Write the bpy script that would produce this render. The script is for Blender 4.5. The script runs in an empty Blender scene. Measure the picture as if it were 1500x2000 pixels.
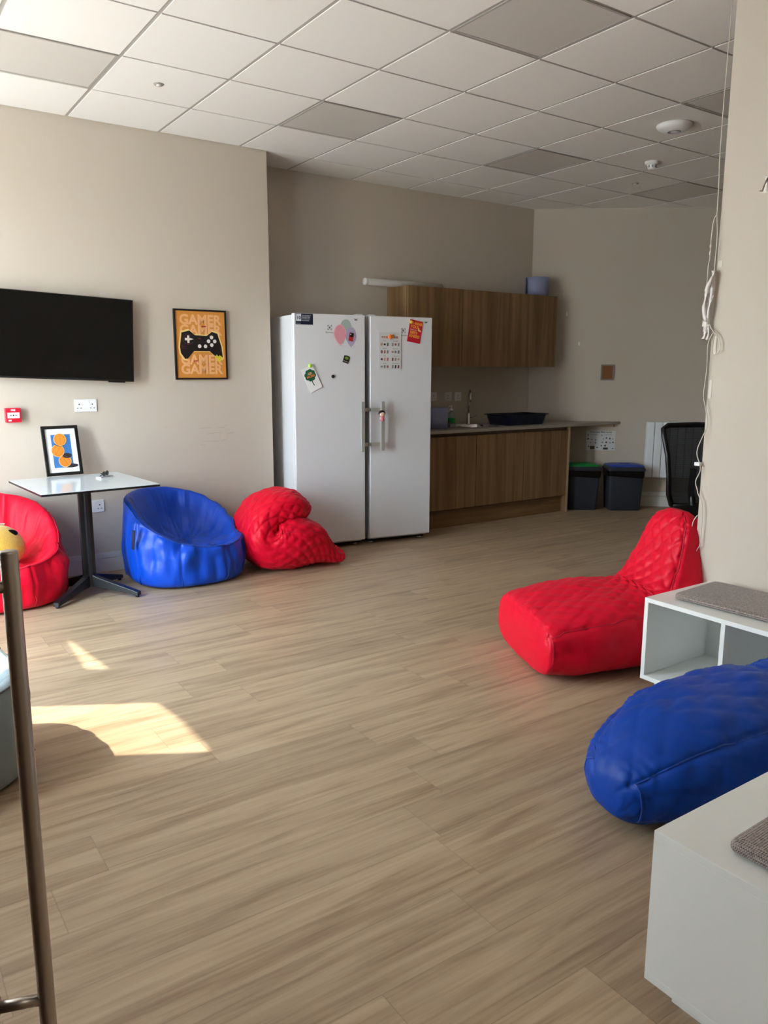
import bpy, bmesh, math, random
from mathutils import Vector, Matrix, noise
random.seed(7)
PI = math.pi
S = bpy.context.scene
COL = S.collection

# ------------------------------------------------------------------ camera
cam_d = bpy.data.cameras.new('camera'); cam = bpy.data.objects.new('camera', cam_d); COL.objects.link(cam)
Rr = Vector((0.82443352, -0.56595201, 0.00277466)); Rd = Vector((-0.09929465, -0.14946754, -0.98376828)); Rf = Vector((0.55718036, 0.81077603, -0.17942206))
CAM = Vector((-1.36585, -5.59444, 1.42303))
M = Matrix.Identity(4)
for r in range(3):
    M[r][0] = Rr[r]; M[r][1] = -Rd[r]; M[r][2] = -Rf[r]; M[r][3] = CAM[r]
cam.matrix_world = M
cam_d.sensor_fit = 'HORIZONTAL'; cam_d.sensor_width = 36.0; cam_d.lens = 1529.71 * 36 / 1500
cam_d.clip_start = 0.02
S.camera = cam

# ------------------------------------------------------------------ world, sun, exposure
EXPOSURE = 0.60
SKY = 26.0
SUN = 9.0
S.view_settings.view_transform = 'Standard'
S.view_settings.look = 'None'
S.view_settings.gamma = 1.0
S.view_settings.use_curve_mapping = False
S.view_settings.exposure = EXPOSURE
w = bpy.data.worlds.new('daylight'); S.world = w; w.use_nodes = True
nt = w.node_tree; nt.nodes.clear()
wo = nt.nodes.new('ShaderNodeOutputWorld'); bg = nt.nodes.new('ShaderNodeBackground')
tc = nt.nodes.new('ShaderNodeTexCoord'); sx = nt.nodes.new('ShaderNodeSeparateXYZ'); cr = nt.nodes.new('ShaderNodeValToRGB')
mr = nt.nodes.new('ShaderNodeMapRange'); mr.inputs['From Min'].default_value = -0.4; mr.inputs['From Max'].default_value = 0.8
nt.links.new(tc.outputs['Generated'], sx.inputs[0]); nt.links.new(sx.outputs['Z'], mr.inputs['Value']); nt.links.new(mr.outputs[0], cr.inputs[0])
e = cr.color_ramp.elements; e[0].position = 0.0; e[0].color = (0.44, 0.41, 0.36, 1); e[1].position = 1.0; e[1].color = (0.50, 0.72, 1.0, 1)
k = e.new(0.30); k.color = (0.52, 0.49, 0.44, 1); k = e.new(0.36); k.color = (0.86, 0.94, 1.0, 1)
nt.links.new(cr.outputs[0], bg.inputs[0]); bg.inputs[1].default_value = SKY; nt.links.new(bg.outputs[0], wo.inputs[0])
sun_d = bpy.data.lights.new('sun', 'SUN'); sun = bpy.data.objects.new('sun', sun_d); COL.objects.link(sun)
sun_d.energy = SUN; sun_d.angle = 0.0093; sun_d.color = (1.0, 0.93, 0.80)
SUNDIR = Vector((0.871, -0.491, -1.116)).normalized()
sun.rotation_euler = (-SUNDIR).to_track_quat('Z', 'Y').to_euler()
sun.location = (-4, 2, 5)
WO = Vector((-2.37, 0, 0)); WU = Vector((0.1191, -0.9929, 0)); WN = Vector((-0.9929, -0.1191, 0))   # window wall frame
def portal(name, s0, s1, z0, z1, off):
    d = bpy.data.lights.new(name, 'AREA'); o = bpy.data.objects.new(name, d); COL.objects.link(o)
    d.shape = 'RECTANGLE'; d.size = s1 - s0; d.size_y = z1 - z0; d.cycles.is_portal = True
    m = Matrix.Identity(4); nz = WN      # lamp shines along its -Z, into the room
    ux = WU; uy = nz.cross(ux)
    for r in range(3):
        m[r][0] = ux[r]; m[r][1] = uy[r]; m[r][2] = nz[r]; m[r][3] = (WO + WU * (s0 + s1) / 2 + WN * off)[r]
    m[2][3] = (z0 + z1) / 2
    o.matrix_world = m
WINS = [(0.03, 0.87, 0.15, 2.50), (1.28, 1.965, 0.15, 2.50), (2.50, 3.10, 0.85, 2.20)]  # third opening is made up: a frosted source of soft side light
for i, (a, b, c, d_) in enumerate(WINS): portal('daylight_portal', a, b, c, d_, 0.10)

# ------------------------------------------------------------------ helpers
def srgb(r, g=None, b=None):
    if g is None: r, g, b = int(r[1:3], 16), int(r[3:5], 16), int(r[5:7], 16)
    f = lambda c: (c/255/12.92) if c/255 <= 0.04045 else ((c/255+0.055)/1.055)**2.4
    return (f(r), f(g), f(b), 1.0)
def mat(name, color, rough=0.5, metal=0.0, spec=0.5, bump=None, sheen=0.0, var=None, coat=0.0, trans=0.0):
    m = bpy.data.materials.new(name); m.use_nodes = True; n = m.node_tree; b = n.nodes['Principled BSDF']
    col = srgb(color) if isinstance(color, str) else color
    b.inputs['Base Color'].default_value = col; b.inputs['Roughness'].default_value = rough; b.inputs['Metallic'].default_value = metal
    b.inputs['Specular IOR Level'].default_value = spec; b.inputs['Sheen Weight'].default_value = sheen; b.inputs['Coat Weight'].default_value = coat
    b.inputs['Transmission Weight'].default_value = trans
    t = n.nodes.new('ShaderNodeTexCoord')
    if var:      # (scale, amount): gentle mottling of the colour itself
        nz = n.nodes.new('ShaderNodeTexNoise'); nz.inputs['Scale'].default_value = var[0]; nz.inputs['Detail'].default_value = 4
        n.links.new(t.outputs['Object'], nz.inputs['Vector'])
        mx = n.nodes.new('ShaderNodeMix'); mx.data_type = 'RGBA'; mx.blend_type = 'MULTIPLY'; mx.inputs[0].default_value = 1
        cr = n.nodes.new('ShaderNodeValToRGB'); a = 1 - var[1]
        cr.color_ramp.elements[0].color = (a, a, a, 1); cr.color_ramp.elements[0].position = 0.3; cr.color_ramp.elements[1].position = 0.7
        n.links.new(nz.outputs['Fac'], cr.inputs[0]); mx.inputs[6].default_value = col; n.links.new(cr.outputs[0], mx.inputs[7])
        n.links.new(mx.outputs[2], b.inputs['Base Color'])
    if bump:     # (scale, distance, strength)
        nz = n.nodes.new('ShaderNodeTexNoise'); nz.inputs['Scale'].default_value = bump[0]; nz.inputs['Detail'].default_value = 5
        n.links.new(t.outputs['Object'], nz.inputs['Vector'])
        bp = n.nodes.new('ShaderNodeBump'); bp.inputs['Distance'].default_value = bump[1]; bp.inputs['Strength'].default_value = bump[2]
        n.links.new(nz.outputs['Fac'], bp.inputs['Height']); n.links.new(bp.outputs[0], b.inputs['Normal'])
    return m
def math_node(n, op, a, b=None, c=None):
    x = n.nodes.new('ShaderNodeMath'); x.operation = op
    for i, v in enumerate((a, b, c)):
        if v is None: continue
        if isinstance(v, (int, float)): x.inputs[i].default_value = v
        else: n.links.new(v, x.inputs[i])
    return x.outputs[0]
def wood_mat(name, c0, c1, c2, axis, scale=1.0, rough=0.5):
    m = bpy.data.materials.new(name); m.use_nodes = True; n = m.node_tree; b = n.nodes['Principled BSDF']; b.inputs['Roughness'].default_value = rough
    t = n.nodes.new('ShaderNodeTexCoord'); mp = n.nodes.new('ShaderNodeMapping')
    sc = [22*scale]*3; sc[axis] = 1.3*scale; mp.inputs['Scale'].default_value = sc
    n.links.new(t.outputs['Object'], mp.inputs['Vector'])
    nz = n.nodes.new('ShaderNodeTexNoise'); nz.inputs['Scale'].default_value = 1.0; nz.inputs['Detail'].default_value = 6; nz.inputs['Distortion'].default_value = 0.6
    n.links.new(mp.outputs[0], nz.inputs['Vector'])
    cr = n.nodes.new('ShaderNodeValToRGB'); e = cr.color_ramp.elements
    e[0].position = 0.30; e[0].color = srgb(c0); e[1].position = 0.72; e[1].color = srgb(c2); k = e.new(0.5); k.color = srgb(c1)
    n.links.new(nz.outputs['Fac'], cr.inputs[0]); n.links.new(cr.outputs[0], b.inputs['Base Color'])
    return m
def quilt_mat(name, color, rough=0.45):
    return mat(name, color, rough, spec=0.22, sheen=0.03, bump=(45, 0.002, 0.4))
def tag(o, label=None, cat=None, group=None, kind=None):
    if label: o['label'] = label
    if cat: o['category'] = cat
    if group: o['group'] = group
    if kind: o['kind'] = kind
    return o
def thing(name, label, cat, loc=(0, 0, 0), rz=0.0, group=None):
    o = bpy.data.objects.new(name, None); COL.objects.link(o); o.empty_display_size = 0.05
    o.location = loc; o.rotation_euler = (0, 0, rz)
    return tag(o, label, cat, group)
class MB:
    def __init__(s): s.bm = bmesh.new()
    def box(s, x0, x1, y0, y1, z0, z1, mi=0, M=None):
        vs = [s.bm.verts.new((x, y, z)) for x in (x0, x1) for y in (y0, y1) for z in (z0, z1)]
        if M: 
            for v in vs: v.co = M @ v.co
        for f in ((0,1,3,2), (4,6,7,5), (0,4,5,1), (2,3,7,6), (0,2,6,4), (1,5,7,3)):
            s.bm.faces.new([vs[i] for i in f]).material_index = mi
        return s
    def prism(s, pts, a0, a1, axis='y', mi=0):
        def P(p, a):
            if axis == 'y': return (p[0], a, p[1])
            if axis == 'z': return (p[0], p[1], a)
            return (a, p[0], p[1])
        A = [s.bm.verts.new(P(p, a0)) for p in pts]; B = [s.bm.verts.new(P(p, a1)) for p in pts]; n = len(pts)
        s.bm.faces.new(A).material_index = mi; s.bm.faces.new(B[::-1]).material_index = mi
        for i in range(n): s.bm.faces.new((A[i], B[i], B[(i+1) % n], A[(i+1) % n])).material_index = mi
        return s
    def rings(s, R, cap0=True, cap1=True, uvs=None, closed=True):
        V = [[s.bm.verts.new(p) for p in r] for r in R]; n = len(V[0]); uvl = s.bm.loops.layers.uv.verify() if uvs else None
        for i in range(len(V)-1):
            for j in range(n if closed else n-1):
                j2 = (j+1) % n
                f = s.bm.faces.new((V[i][j], V[i][j2], V[i+1][j2], V[i+1][j])); f.smooth = True
                if uvs:
                    q = [(i, j), (i, j+1), (i+1, j+1), (i+1, j)]
                    for l, (a, b) in zip(f.loops, q): l[uvl].uv = (uvs[a][0], uvs[a][1][b])
        for flag, ring, rev in ((cap0, V[0], True), (cap1, V[-1], False)):
            if not flag: continue
            c = s.bm.verts.new(sum((v.co for v in ring), Vector())/n)
            for j in range(n):
                a, b = ring[j], ring[(j+1) % n]
                f = s.bm.faces.new((b, a, c) if rev else (a, b, c)); f.smooth = True
        return s
    def lathe(s, prof, c=(0, 0, 0), n=32, M=None):
        R = [[Vector((c[0]+r*math.cos(2*PI*k/n), c[1]+r*math.sin(2*PI*k/n), c[2]+z)) for k in range(n)] for r, z in prof]
        if M: R = [[M @ v for v in r] for r in R]
        return s.rings(R)
    def tube(s, pts, r, n=12, cap=True):
        pts = [Vector(p) for p in pts]; R = []; prev = None
        for i, p in enumerate(pts):
            t = (pts[min(i+1, len(pts)-1)] - pts[max(i-1, 0)]).normalized()
            if prev is None:
                a = t.orthogonal().normalized()
            else:
                a = (prev - t*prev.dot(t)).normalized()
            prev = a; b = t.cross(a); rr = r[i] if isinstance(r, (list, tuple)) else r
            R.append([p + (a*math.cos(2*PI*k/n) + b*math.sin(2*PI*k/n))*rr for k in range(n)])
        return s.rings(R, cap, cap)
    def sphere(s, c, r, sc=(1, 1, 1), n=24, m=14):
        prof = [(r*math.sin(PI*i/m), -r*math.cos(PI*i/m)) for i in range(m+1)]
        prof[0] = (r*0.02, -r); prof[-1] = (r*0.02, r)
        R = [[Vector((c[0]+a*math.cos(2*PI*k/n)*sc[0], c[1]+a*math.sin(2*PI*k/n)*sc[1], c[2]+z*sc[2])) for k in range(n)] for a, z in prof]
        return s.rings(R)
    def build(s, name, m, parent=None, bevel=0, seg=2, sub=0, smooth=False, loc=None, rz=None):
        bmesh.ops.recalc_face_normals(s.bm, faces=s.bm.faces)
        me = bpy.data.meshes.new(name); s.bm.to_mesh(me); s.bm.free()
        for q in (m if isinstance(m, (list, tuple)) else [m]): me.materials.append(q)
        o = bpy.data.objects.new(name, me); COL.objects.link(o)
        if smooth:
            for p in me.polygons: p.use_smooth = True
        if parent: o.parent = parent
        if loc: o.location = loc
        if rz is not None: o.rotation_euler = (0, 0, rz)
        if bevel:
            b = o.modifiers.new('bevel', 'BEVEL'); b.width = bevel; b.segments = seg; b.limit_method = 'ANGLE'; b.angle_limit = 0.7
        if sub:
            q = o.modifiers.new('sub', 'SUBSURF'); q.levels = sub; q.render_levels = sub
        return o
def box(x0, x1, y0, y1, z0, z1): return MB().box(x0, x1, y0, y1, z0, z1)
def text(name, body, size, x, z, m, parent, y=-0.0012, align='CENTER', rot=0.0, sx=1.0, bold=0.0, depth=0.0003):
    cu = bpy.data.curves.new(name, 'FONT'); cu.body = body; cu.size = size; cu.align_x = align; cu.align_y = 'CENTER'
    cu.extrude = depth; cu.offset = bold; cu.resolution_u = 3
    t = bpy.data.objects.new('tmp', cu); COL.objects.link(t)
    bpy.context.view_layer.update()
    me = bpy.data.meshes.new_from_object(t.evaluated_get(bpy.context.evaluated_depsgraph_get()))
    bpy.data.objects.remove(t); me.name = name
    me.transform(Matrix.Translation((x, y, z)) @ Matrix.Rotation(rot, 4, 'Y') @ Matrix.Rotation(PI/2, 4, 'X') @ Matrix.Diagonal((sx, 1, 1, 1)))
    me.materials.clear(); me.materials.append(m)
    o = bpy.data.objects.new(name, me); COL.objects.link(o); o.parent = parent
    return o
def circle(cx, cz, r, n=28, rz=None, a0=0.0, a1=2*PI):
    rz = rz or r
    return [(cx + r*math.cos(a0+(a1-a0)*k/n), cz + rz*math.sin(a0+(a1-a0)*k/n)) for k in range(n)]
def sheet_poly(pts, y, m, name, parent, th=0.0004):
    return MB().prism(pts, y, y-th).build(name, m, parent)
def struct(name, mb, m, **k):
    return tag(mb.build(name, m, **k), kind='structure')

# ------------------------------------------------------------------ materials
def paint(name, c): return mat(name, c, 0.75, spec=0.3, bump=(180, 0.0006, 0.25))
M_wall = paint('wall_paint', '#cbc0b2')
M_white = mat('white_paint', '#f1f2ee', 0.45, bump=(90, 0.0004, 0.2))
M_skirt = mat('skirting_paint', '#dfdedb', 0.4)
M_tile = mat('ceiling_tile', '#f0ece8', 0.85, spec=0.2, bump=(400, 0.0006, 0.35))
M_tee = mat('ceiling_tee', '#aaa49e', 0.5)
M_diff = mat('light_diffuser', '#cfc9c3', 0.35)
M_black = mat('black_plastic', '#0c0c0e', 0.35)
M_blackmat = mat('black_frame', '#0e0d0e', 0.45)
M_screen = mat('tv_screen', '#010102', 0.22, spec=0.35)
M_steel = mat('brushed_steel', '#b5aea4', 0.36, metal=0.92, bump=(220, 0.0002, 0.2))
M_chrome = mat('chrome', '#c8c8c8', 0.12, metal=1.0)
M_oak = wood_mat('oak_laminate', '#6a4e2f', '#83633f', '#987750', 2, 0.6)
M_oakh = wood_mat('oak_laminate_plinth', '#644828', '#7c5c38', '#917048', 0, 0.6)
M_edge = mat('birch_edge', '#b39d82', 0.5)
M_top = mat('worktop_laminate', '#a89c90', 0.4, var=(60, 0.12))
M_fridge = mat('fridge_enamel', '#e3e3e7', 0.28, spec=0.5)
M_gasket = mat('grey_gasket', '#9a9da2', 0.6)
M_alu = mat('silver_handle', '#bcbab4', 0.35, metal=0.35)
M_white_p = mat('white_plastic', '#f0f0f0', 0.35)
M_hole = mat('socket_hole', '#2c2a2c', 0.6)
M_red_p = mat('red_plastic', '#c8102e', 0.35)
M_tabletop = mat('table_laminate', '#dde6ea', 0.12, spec=0.6)
M_iron = mat('black_iron', '#15161a', 0.38, bump=(120, 0.0003, 0.3))
M_paperw = mat('white_paper', '#f6f6f8', 0.7)
M_chartp = mat('chart_paper', '#d9d9da', 0.6)
M_red = mat('red_fabric', '#dc0029', 0.5, spec=0.22, sheen=0.05, bump=(14, 0.010, 0.45))
M_blue = mat('blue_nylon', '#0548c4', 0.4, spec=0.4, bump=(12, 0.012, 0.5))
M_bluepipe = mat('blue_piping', '#0a419f', 0.45)
M_redpipe = mat('red_piping', '#c40a30', 0.5)
M_redq = quilt_mat('red_quilted_fabric', '#dc0029')
M_blueq = quilt_mat('blue_quilted_fabric', '#003c9c')
M_grey = mat('grey_fabric', '#7f8b8e', 0.6, bump=(20, 0.008, 0.4))
M_navy = mat('navy_plastic', '#101c33', 0.35)
M_bin = mat('charcoal_plastic', '#2b2f38', 0.45)
M_bag = mat('black_bin_liner', '#08080c', 0.18, bump=(25, 0.006, 0.8))
M_green = mat('green_plastic', '#0d8a3a', 0.4)
M_bluep = mat('blue_plastic', '#24409c', 0.4)
M_rad = mat('radiator_enamel', '#f4f7fb', 0.35)
M_roll = mat('blue_paper_roll', '#9196b8', 0.8, bump=(60, 0.002, 0.3))
M_yellow = mat('yellow_plush', '#ebb53f', 0.9, sheen=0.5, bump=(160, 0.003, 0.8), var=(40, 0.15))

def weave_mat():
    m = mat('tweed_fabric', '#8b7d78', 0.95, sheen=0.2); n = m.node_tree; b = n.nodes['Principled BSDF']
    t = n.nodes.new('ShaderNodeTexCoord'); mp = n.nodes.new('ShaderNodeMapping'); mp.inputs['Rotation'].default_value = (0, 0, 0.785)
    n.links.new(t.outputs['Object'], mp.inputs[0])
    ck = n.nodes.new('ShaderNodeTexChecker'); ck.inputs['Scale'].default_value = 260; n.links.new(mp.outputs[0], ck.inputs['Vector'])
    nz = n.nodes.new('ShaderNodeTexNoise'); nz.inputs['Scale'].default_value = 130; n.links.new(t.outputs['Object'], nz.inputs['Vector'])
    cr = n.nodes.new('ShaderNodeValToRGB'); cr.color_ramp.elements[0].color = srgb('#5a4e4a'); cr.color_ramp.elements[1].color = srgb('#b5a69e')
    cr.color_ramp.elements[0].position = 0.3; cr.color_ramp.elements[1].position = 0.72
    mx = math_node(n, 'ADD', math_node(n, 'MULTIPLY', ck.outputs['Fac'], 0.35), math_node(n, 'MULTIPLY', nz.outputs['Fac'], 0.66))
    n.links.new(mx, cr.inputs[0]); n.links.new(cr.outputs[0], b.inputs['Base Color'])
    bp = n.nodes.new('ShaderNodeBump'); bp.inputs['Distance'].default_value = 0.0015; n.links.new(mx, bp.inputs['Height']); n.links.new(bp.outputs[0], b.inputs['Normal'])
    return m
M_tweed = weave_mat()

def floor_mat():
    m = bpy.data.materials.new('vinyl_oak_planks'); m.use_nodes = True; n = m.node_tree; b = n.nodes['Principled BSDF']
    t = n.nodes.new('ShaderNodeTexCoord'); s = n.nodes.new('ShaderNodeSeparateXYZ'); n.links.new(t.outputs['Object'], s.inputs[0])
    W, L = 0.205, 1.22
    yy = math_node(n, 'DIVIDE', math_node(n, 'ADD', s.outputs['Y'], 3.06 + 0.205*60), W)
    row = math_node(n, 'FLOOR', yy); fy = math_node(n, 'FRACT', yy)
    wn = n.nodes.new('ShaderNodeTexWhiteNoise'); wn.noise_dimensions = '1D'; n.links.new(math_node(n, 'ADD', row, 3.7), wn.inputs['W'])
    xx = math_node(n, 'ADD', math_node(n, 'DIVIDE', s.outputs['X'], L), math_node(n, 'MULTIPLY', wn.outputs['Value'], 7.0))
    colm = math_node(n, 'FLOOR', xx); fx = math_node(n, 'FRACT', xx)
    cv = n.nodes.new('ShaderNodeCombineXYZ'); n.links.new(row, cv.inputs[0]); n.links.new(colm, cv.inputs[1])
    w2 = n.nodes.new('ShaderNodeTexWhiteNoise'); w2.noise_dimensions = '3D'; n.links.new(cv.outputs[0], w2.inputs['Vector'])
    # grain, shifted per plank
    gv = n.nodes.new('ShaderNodeCombineXYZ')
    n.links.new(math_node(n, 'ADD', math_node(n, 'MULTIPLY', s.outputs['X'], 1.4), math_node(n, 'MULTIPLY', w2.outputs['Value'], 40)), gv.inputs[0])
    n.links.new(math_node(n, 'MULTIPLY', s.outputs['Y'], 17.0), gv.inputs[1]); n.links.new(math_node(n, 'MULTIPLY', w2.outputs['Value'], 17), gv.inputs[2])
    g = n.nodes.new('ShaderNodeTexNoise'); g.inputs['Scale'].default_value = 1.0; g.inputs['Detail'].default_value = 5; g.inputs['Distortion'].default_value = 1.1
    n.links.new(gv.outputs[0], g.inputs['Vector'])
    g2v = n.nodes.new('ShaderNodeMapping'); g2v.inputs['Scale'].default_value = (3.5, 7.0, 1); n.links.new(gv.outputs[0], g2v.inputs[0])
    g2 = n.nodes.new('ShaderNodeTexNoise'); g2.inputs['Scale'].default_value = 1.0; g2.inputs['Detail'].default_value = 6; n.links.new(g2v.outputs[0], g2.inputs['Vector'])
    gg = math_node(n, 'ADD', math_node(n, 'MULTIPLY', g.outputs['Fac'], 0.7), math_node(n, 'MULTIPLY', g2.outputs['Fac'], 0.3))
    cr = n.nodes.new('ShaderNodeValToRGB'); e = cr.color_ramp.elements
    e[0].position = 0.32; e[0].color = srgb('#93795f'); e[1].position = 0.70; e[1].color = srgb('#c2aa8c'); k = e.new(0.5); k.color = srgb('#b1987b')
    n.links.new(gg, cr.inputs[0])
    tone = n.nodes.new('ShaderNodeMapRange'); tone.inputs['To Min'].default_value = 0.90; tone.inputs['To Max'].default_value = 1.05; n.links.new(w2.outputs['Value'], tone.inputs[0])
    seam = math_node(n, 'MINIMUM', math_node(n, 'MULTIPLY', math_node(n, 'MINIMUM', fy, math_node(n, 'SUBTRACT', 1.0, fy)), W/0.0022),
                     math_node(n, 'MULTIPLY', math_node(n, 'MINIMUM', fx, math_node(n, 'SUBTRACT', 1.0, fx)), L/0.0022))
    seam = math_node(n, 'MINIMUM', seam, 1.0)
    dk = math_node(n, 'ADD', 0.72, math_node(n, 'MULTIPLY', seam, 0.28))
    mul = n.nodes.new('ShaderNodeVectorMath'); mul.operation = 'SCALE'; n.links.new(cr.outputs[0], mul.inputs[0]); n.links.new(math_node(n, 'MULTIPLY', dk, tone.outputs[0]), mul.inputs['Scale'])
    n.links.new(mul.outputs[0], b.inputs['Base Color'])
    b.inputs['Roughness'].default_value = 0.42; b.inputs['Specular IOR Level'].default_value = 0.45
    bp = n.nodes.new('ShaderNodeBump'); bp.inputs['Distance'].default_value = 0.0006; bp.inputs['Strength'].default_value = 0.5
    n.links.new(math_node(n, 'ADD', seam, math_node(n, 'MULTIPLY', g2.outputs['Fac'], 0.5)), bp.inputs['Height']); n.links.new(bp.outputs[0], b.inputs['Normal'])
    return m
M_floor = floor_mat()

def glass_mat(name, frosted=False):
    m = bpy.data.materials.new(name); m.use_nodes = True; n = m.node_tree; n.nodes.clear(); o = n.nodes.new('ShaderNodeOutputMaterial')
    mx = n.nodes.new('ShaderNodeMixShader'); gl = n.nodes.new('ShaderNodeBsdfGlossy'); gl.inputs['Roughness'].default_value = 0.02
    if frosted:
        t = n.nodes.new('ShaderNodeBsdfTranslucent'); t.inputs[0].default_value = (0.78, 0.80, 0.82, 1); mx.inputs[0].default_value = 0.06
    else:
        t = n.nodes.new('ShaderNodeBsdfTransparent'); t.inputs[0].default_value = (0.93, 0.95, 0.94, 1); mx.inputs[0].default_value = 0.06
    n.links.new(t.outputs[0], mx.inputs[1]); n.links.new(gl.outputs[0], mx.inputs[2]); n.links.new(mx.outputs[0], o.inputs[0])
    return m
M_glass = glass_mat('clear_glass'); M_frost = glass_mat('frosted_film', True)

# ------------------------------------------------------------------ structure
H = 3.01
struct('floor', box(-2.7, 7.6, -7.5, 0.6, -0.08, 0.0), M_floor)
OB0 = Vector((4.60, 0.376)); OBA = math.atan2(-0.63, 0.776)     # oblique back wall: start and angle
def ob(s, z=0.0, off=0.0):     # a point on the oblique wall, off metres out into the room
    return (OB0.x + 0.776*s - 0.63*off, OB0.y - 0.63*s - 0.776*off, z)
# ceiling: tees + lay-in tiles
cb = MB(); cb.box(-2.7, 7.6, -7.5, 0.6, H+0.004, H+0.06, 1)
PANELS = {(-1, 1), (2, 1), (5, 1), (8, 1), (2, 4), (5, 4), (-1, 4), (8, 4)}
for i in range(-4, 12):
    for j in range(-1, 12):
        x0, x1, y1, y0 = 0.6*i, 0.6*(i+1), -0.6*j, -0.6*(j+1)
        if (i, j) in PANELS: continue
        cx, cy = (x0+x1)/2, (y0+y1)/2
        if (cx-OB0.x)*0.63 + (cy-OB0.y)*0.776 > 0.45 or x1 < -2.3: continue
        cb.box(x0+0.011, x1-0.011, y0+0.008, y1-0.008, H, H+0.006, 0)
struct('ceiling', cb, [M_tile, M_tee])
struct('wall_left', box(-2.5, 1.412, 0.0, 0.52, 0, H+0.03), M_wall)
struct('wall_kitchen', box(1.412, 4.75, 0.40, 0.52, 0, H+0.03), M_wall)
struct('wall_back', box(-0.03, 3.45, 0.0, 0.12, 0, H+0.03), M_wall, loc=ob(0), rz=OBA)
struct('wall_right', box(1.97, 2.13, -5.1, -3.402, 0, H+0.03), M_wall)
struct('wall_far', box(7.22, 7.34, -5.1, -1.75, 0, H+0.03), M_wall)
fw = MB(); fw.box(-1.85, -1.53, -5.22, -5.1, 0, H+0.03); fw.box(-0.28, 7.34, -5.22, -5.1, 0, H+0.03); fw.box(-1.53, -0.28, -5.22, -5.1, 2.15, H+0.03)
struct('wall_front', fw, M_wall)
cw = MB(); cw.box(-1.97, -1.85, -7.5, -5.22, 0, H+0.03); cw.box(0.15, 0.27, -7.5, -5.22, 0, H+0.03); cw.box(-1.97, 0.27, -7.62, -7.5, 0, H+0.03)
struct('wall_corridor', cw, M_wall)
Mw = Matrix.Translation(WO) @ Matrix.Rotation(math.atan2(WU.y, WU.x), 4, 'Z')   # local x along wall, local -y... outward
ww = MB(); T0, T1 = -0.10, 0.0     # local y: WN = (-.993,-.119) is local -y
SE = 5.16
ww.box(0.0, SE, T0, T1, 0, 0.15); ww.box(0.0, SE, T0, T1, 2.50, H+0.03)
for a, b in ((0.0, 0.03), (0.87, 1.28), (1.965, 2.50), (3.10, SE)): ww.box(a, b, T0, T1, 0.15, 2.50)
ww.box(2.50, 3.10, T0, T1, 0.15, 0.85); ww.box(2.50, 3.10, T0, T1, 2.20, 2.50)
o = struct('wall_window', ww, M_wall); o.matrix_world = Mw
for i, (a, b, c, d_) in enumerate(WINS):
    f = MB(); t = 0.035
    f.box(a, a+t, -0.10, -0.06, c, d_); f.box(b-t, b, -0.10, -0.06, c, d_); f.box(a+t, b-t, -0.10, -0.06, c, c+t); f.box(a+t, b-t, -0.10, -0.06, d_-0.012, d_)
    o = struct('window_%d' % (i+1), f, M_white); o.matrix_world = Mw  # the last, frosted one is unseen and added for its light
    p = MB().box(a+t, b-t, -0.083, -0.079, c+t, d_-0.012).build('pane', M_frost if i == 2 else M_glass, o)
    p = MB().box(a-0.02, b+0.02, -0.06, 0.06, c-0.03, c).build('window_sill', M_white, o)
    if i == 0:   # unseen frosted sheet, made up; its slanting upper edge shapes the sun patch
        MB().prism([(a+t, c+t), (b-t, c+t), (b-t, 2.335), (a+t, 2.49)], -0.078, -0.076, axis='y').build('sun_shaping_film', M_frost, o)
def skirting(name, L, h, loc, rz):
    m = MB(); m.box(0, L, -0.012, 0, h*0.72, h); m.box(0, L, -0.018, 0, 0, h*0.70)
    struct(name, m, M_skirt, bevel=0.002, loc=loc, rz=rz)
skirting('baseboard_left', 3.7, 0.135, (-2.29, 0, 0), 0)
skirting('baseboard_back', 2.5, 0.157, ob(0.9), OBA)
skirting('baseboard_right', 0.085, 0.135, (1.97, -3.404, 0), -PI/2)
# pencil scuffs on the left wall
M_scuff = mat('pencil_scuff', '#b39c92', 0.8)
sc = MB()
for (x, z, l, a) in [(0.86, 0.985, .10, .03), (0.98, 0.985, .06, -.02), (0.93, 0.945, .12, .05), (1.06, 0.94, .05, .1), (0.90, 0.885, .13, -.03), (1.00, 0.89, .05, .3),
                     (0.83, 0.86, .04, -.1), (1.03, 0.915, .04, 1.3), (0.97, 0.925, .05, 1.5), (1.02, 1.0, .03, .6), (0.56, 1.0, .012, 0), (0.27, 1.05, .012, .4)]:
    c, s_ = math.cos(a), math.sin(a); sc.prism([(x-l/2*c, z-l/2*s_), (x+l/2*c, z+l/2*s_), (x+l/2*c, z+l/2*s_+.0022), (x-l/2*c, z-l/2*s_+.0022)], -0.0006, 0.0)
wl = [o for o in S.objects if o.name == 'wall_left'][0]
sc.build('scuff_mark', M_scuff, wl)

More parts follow.
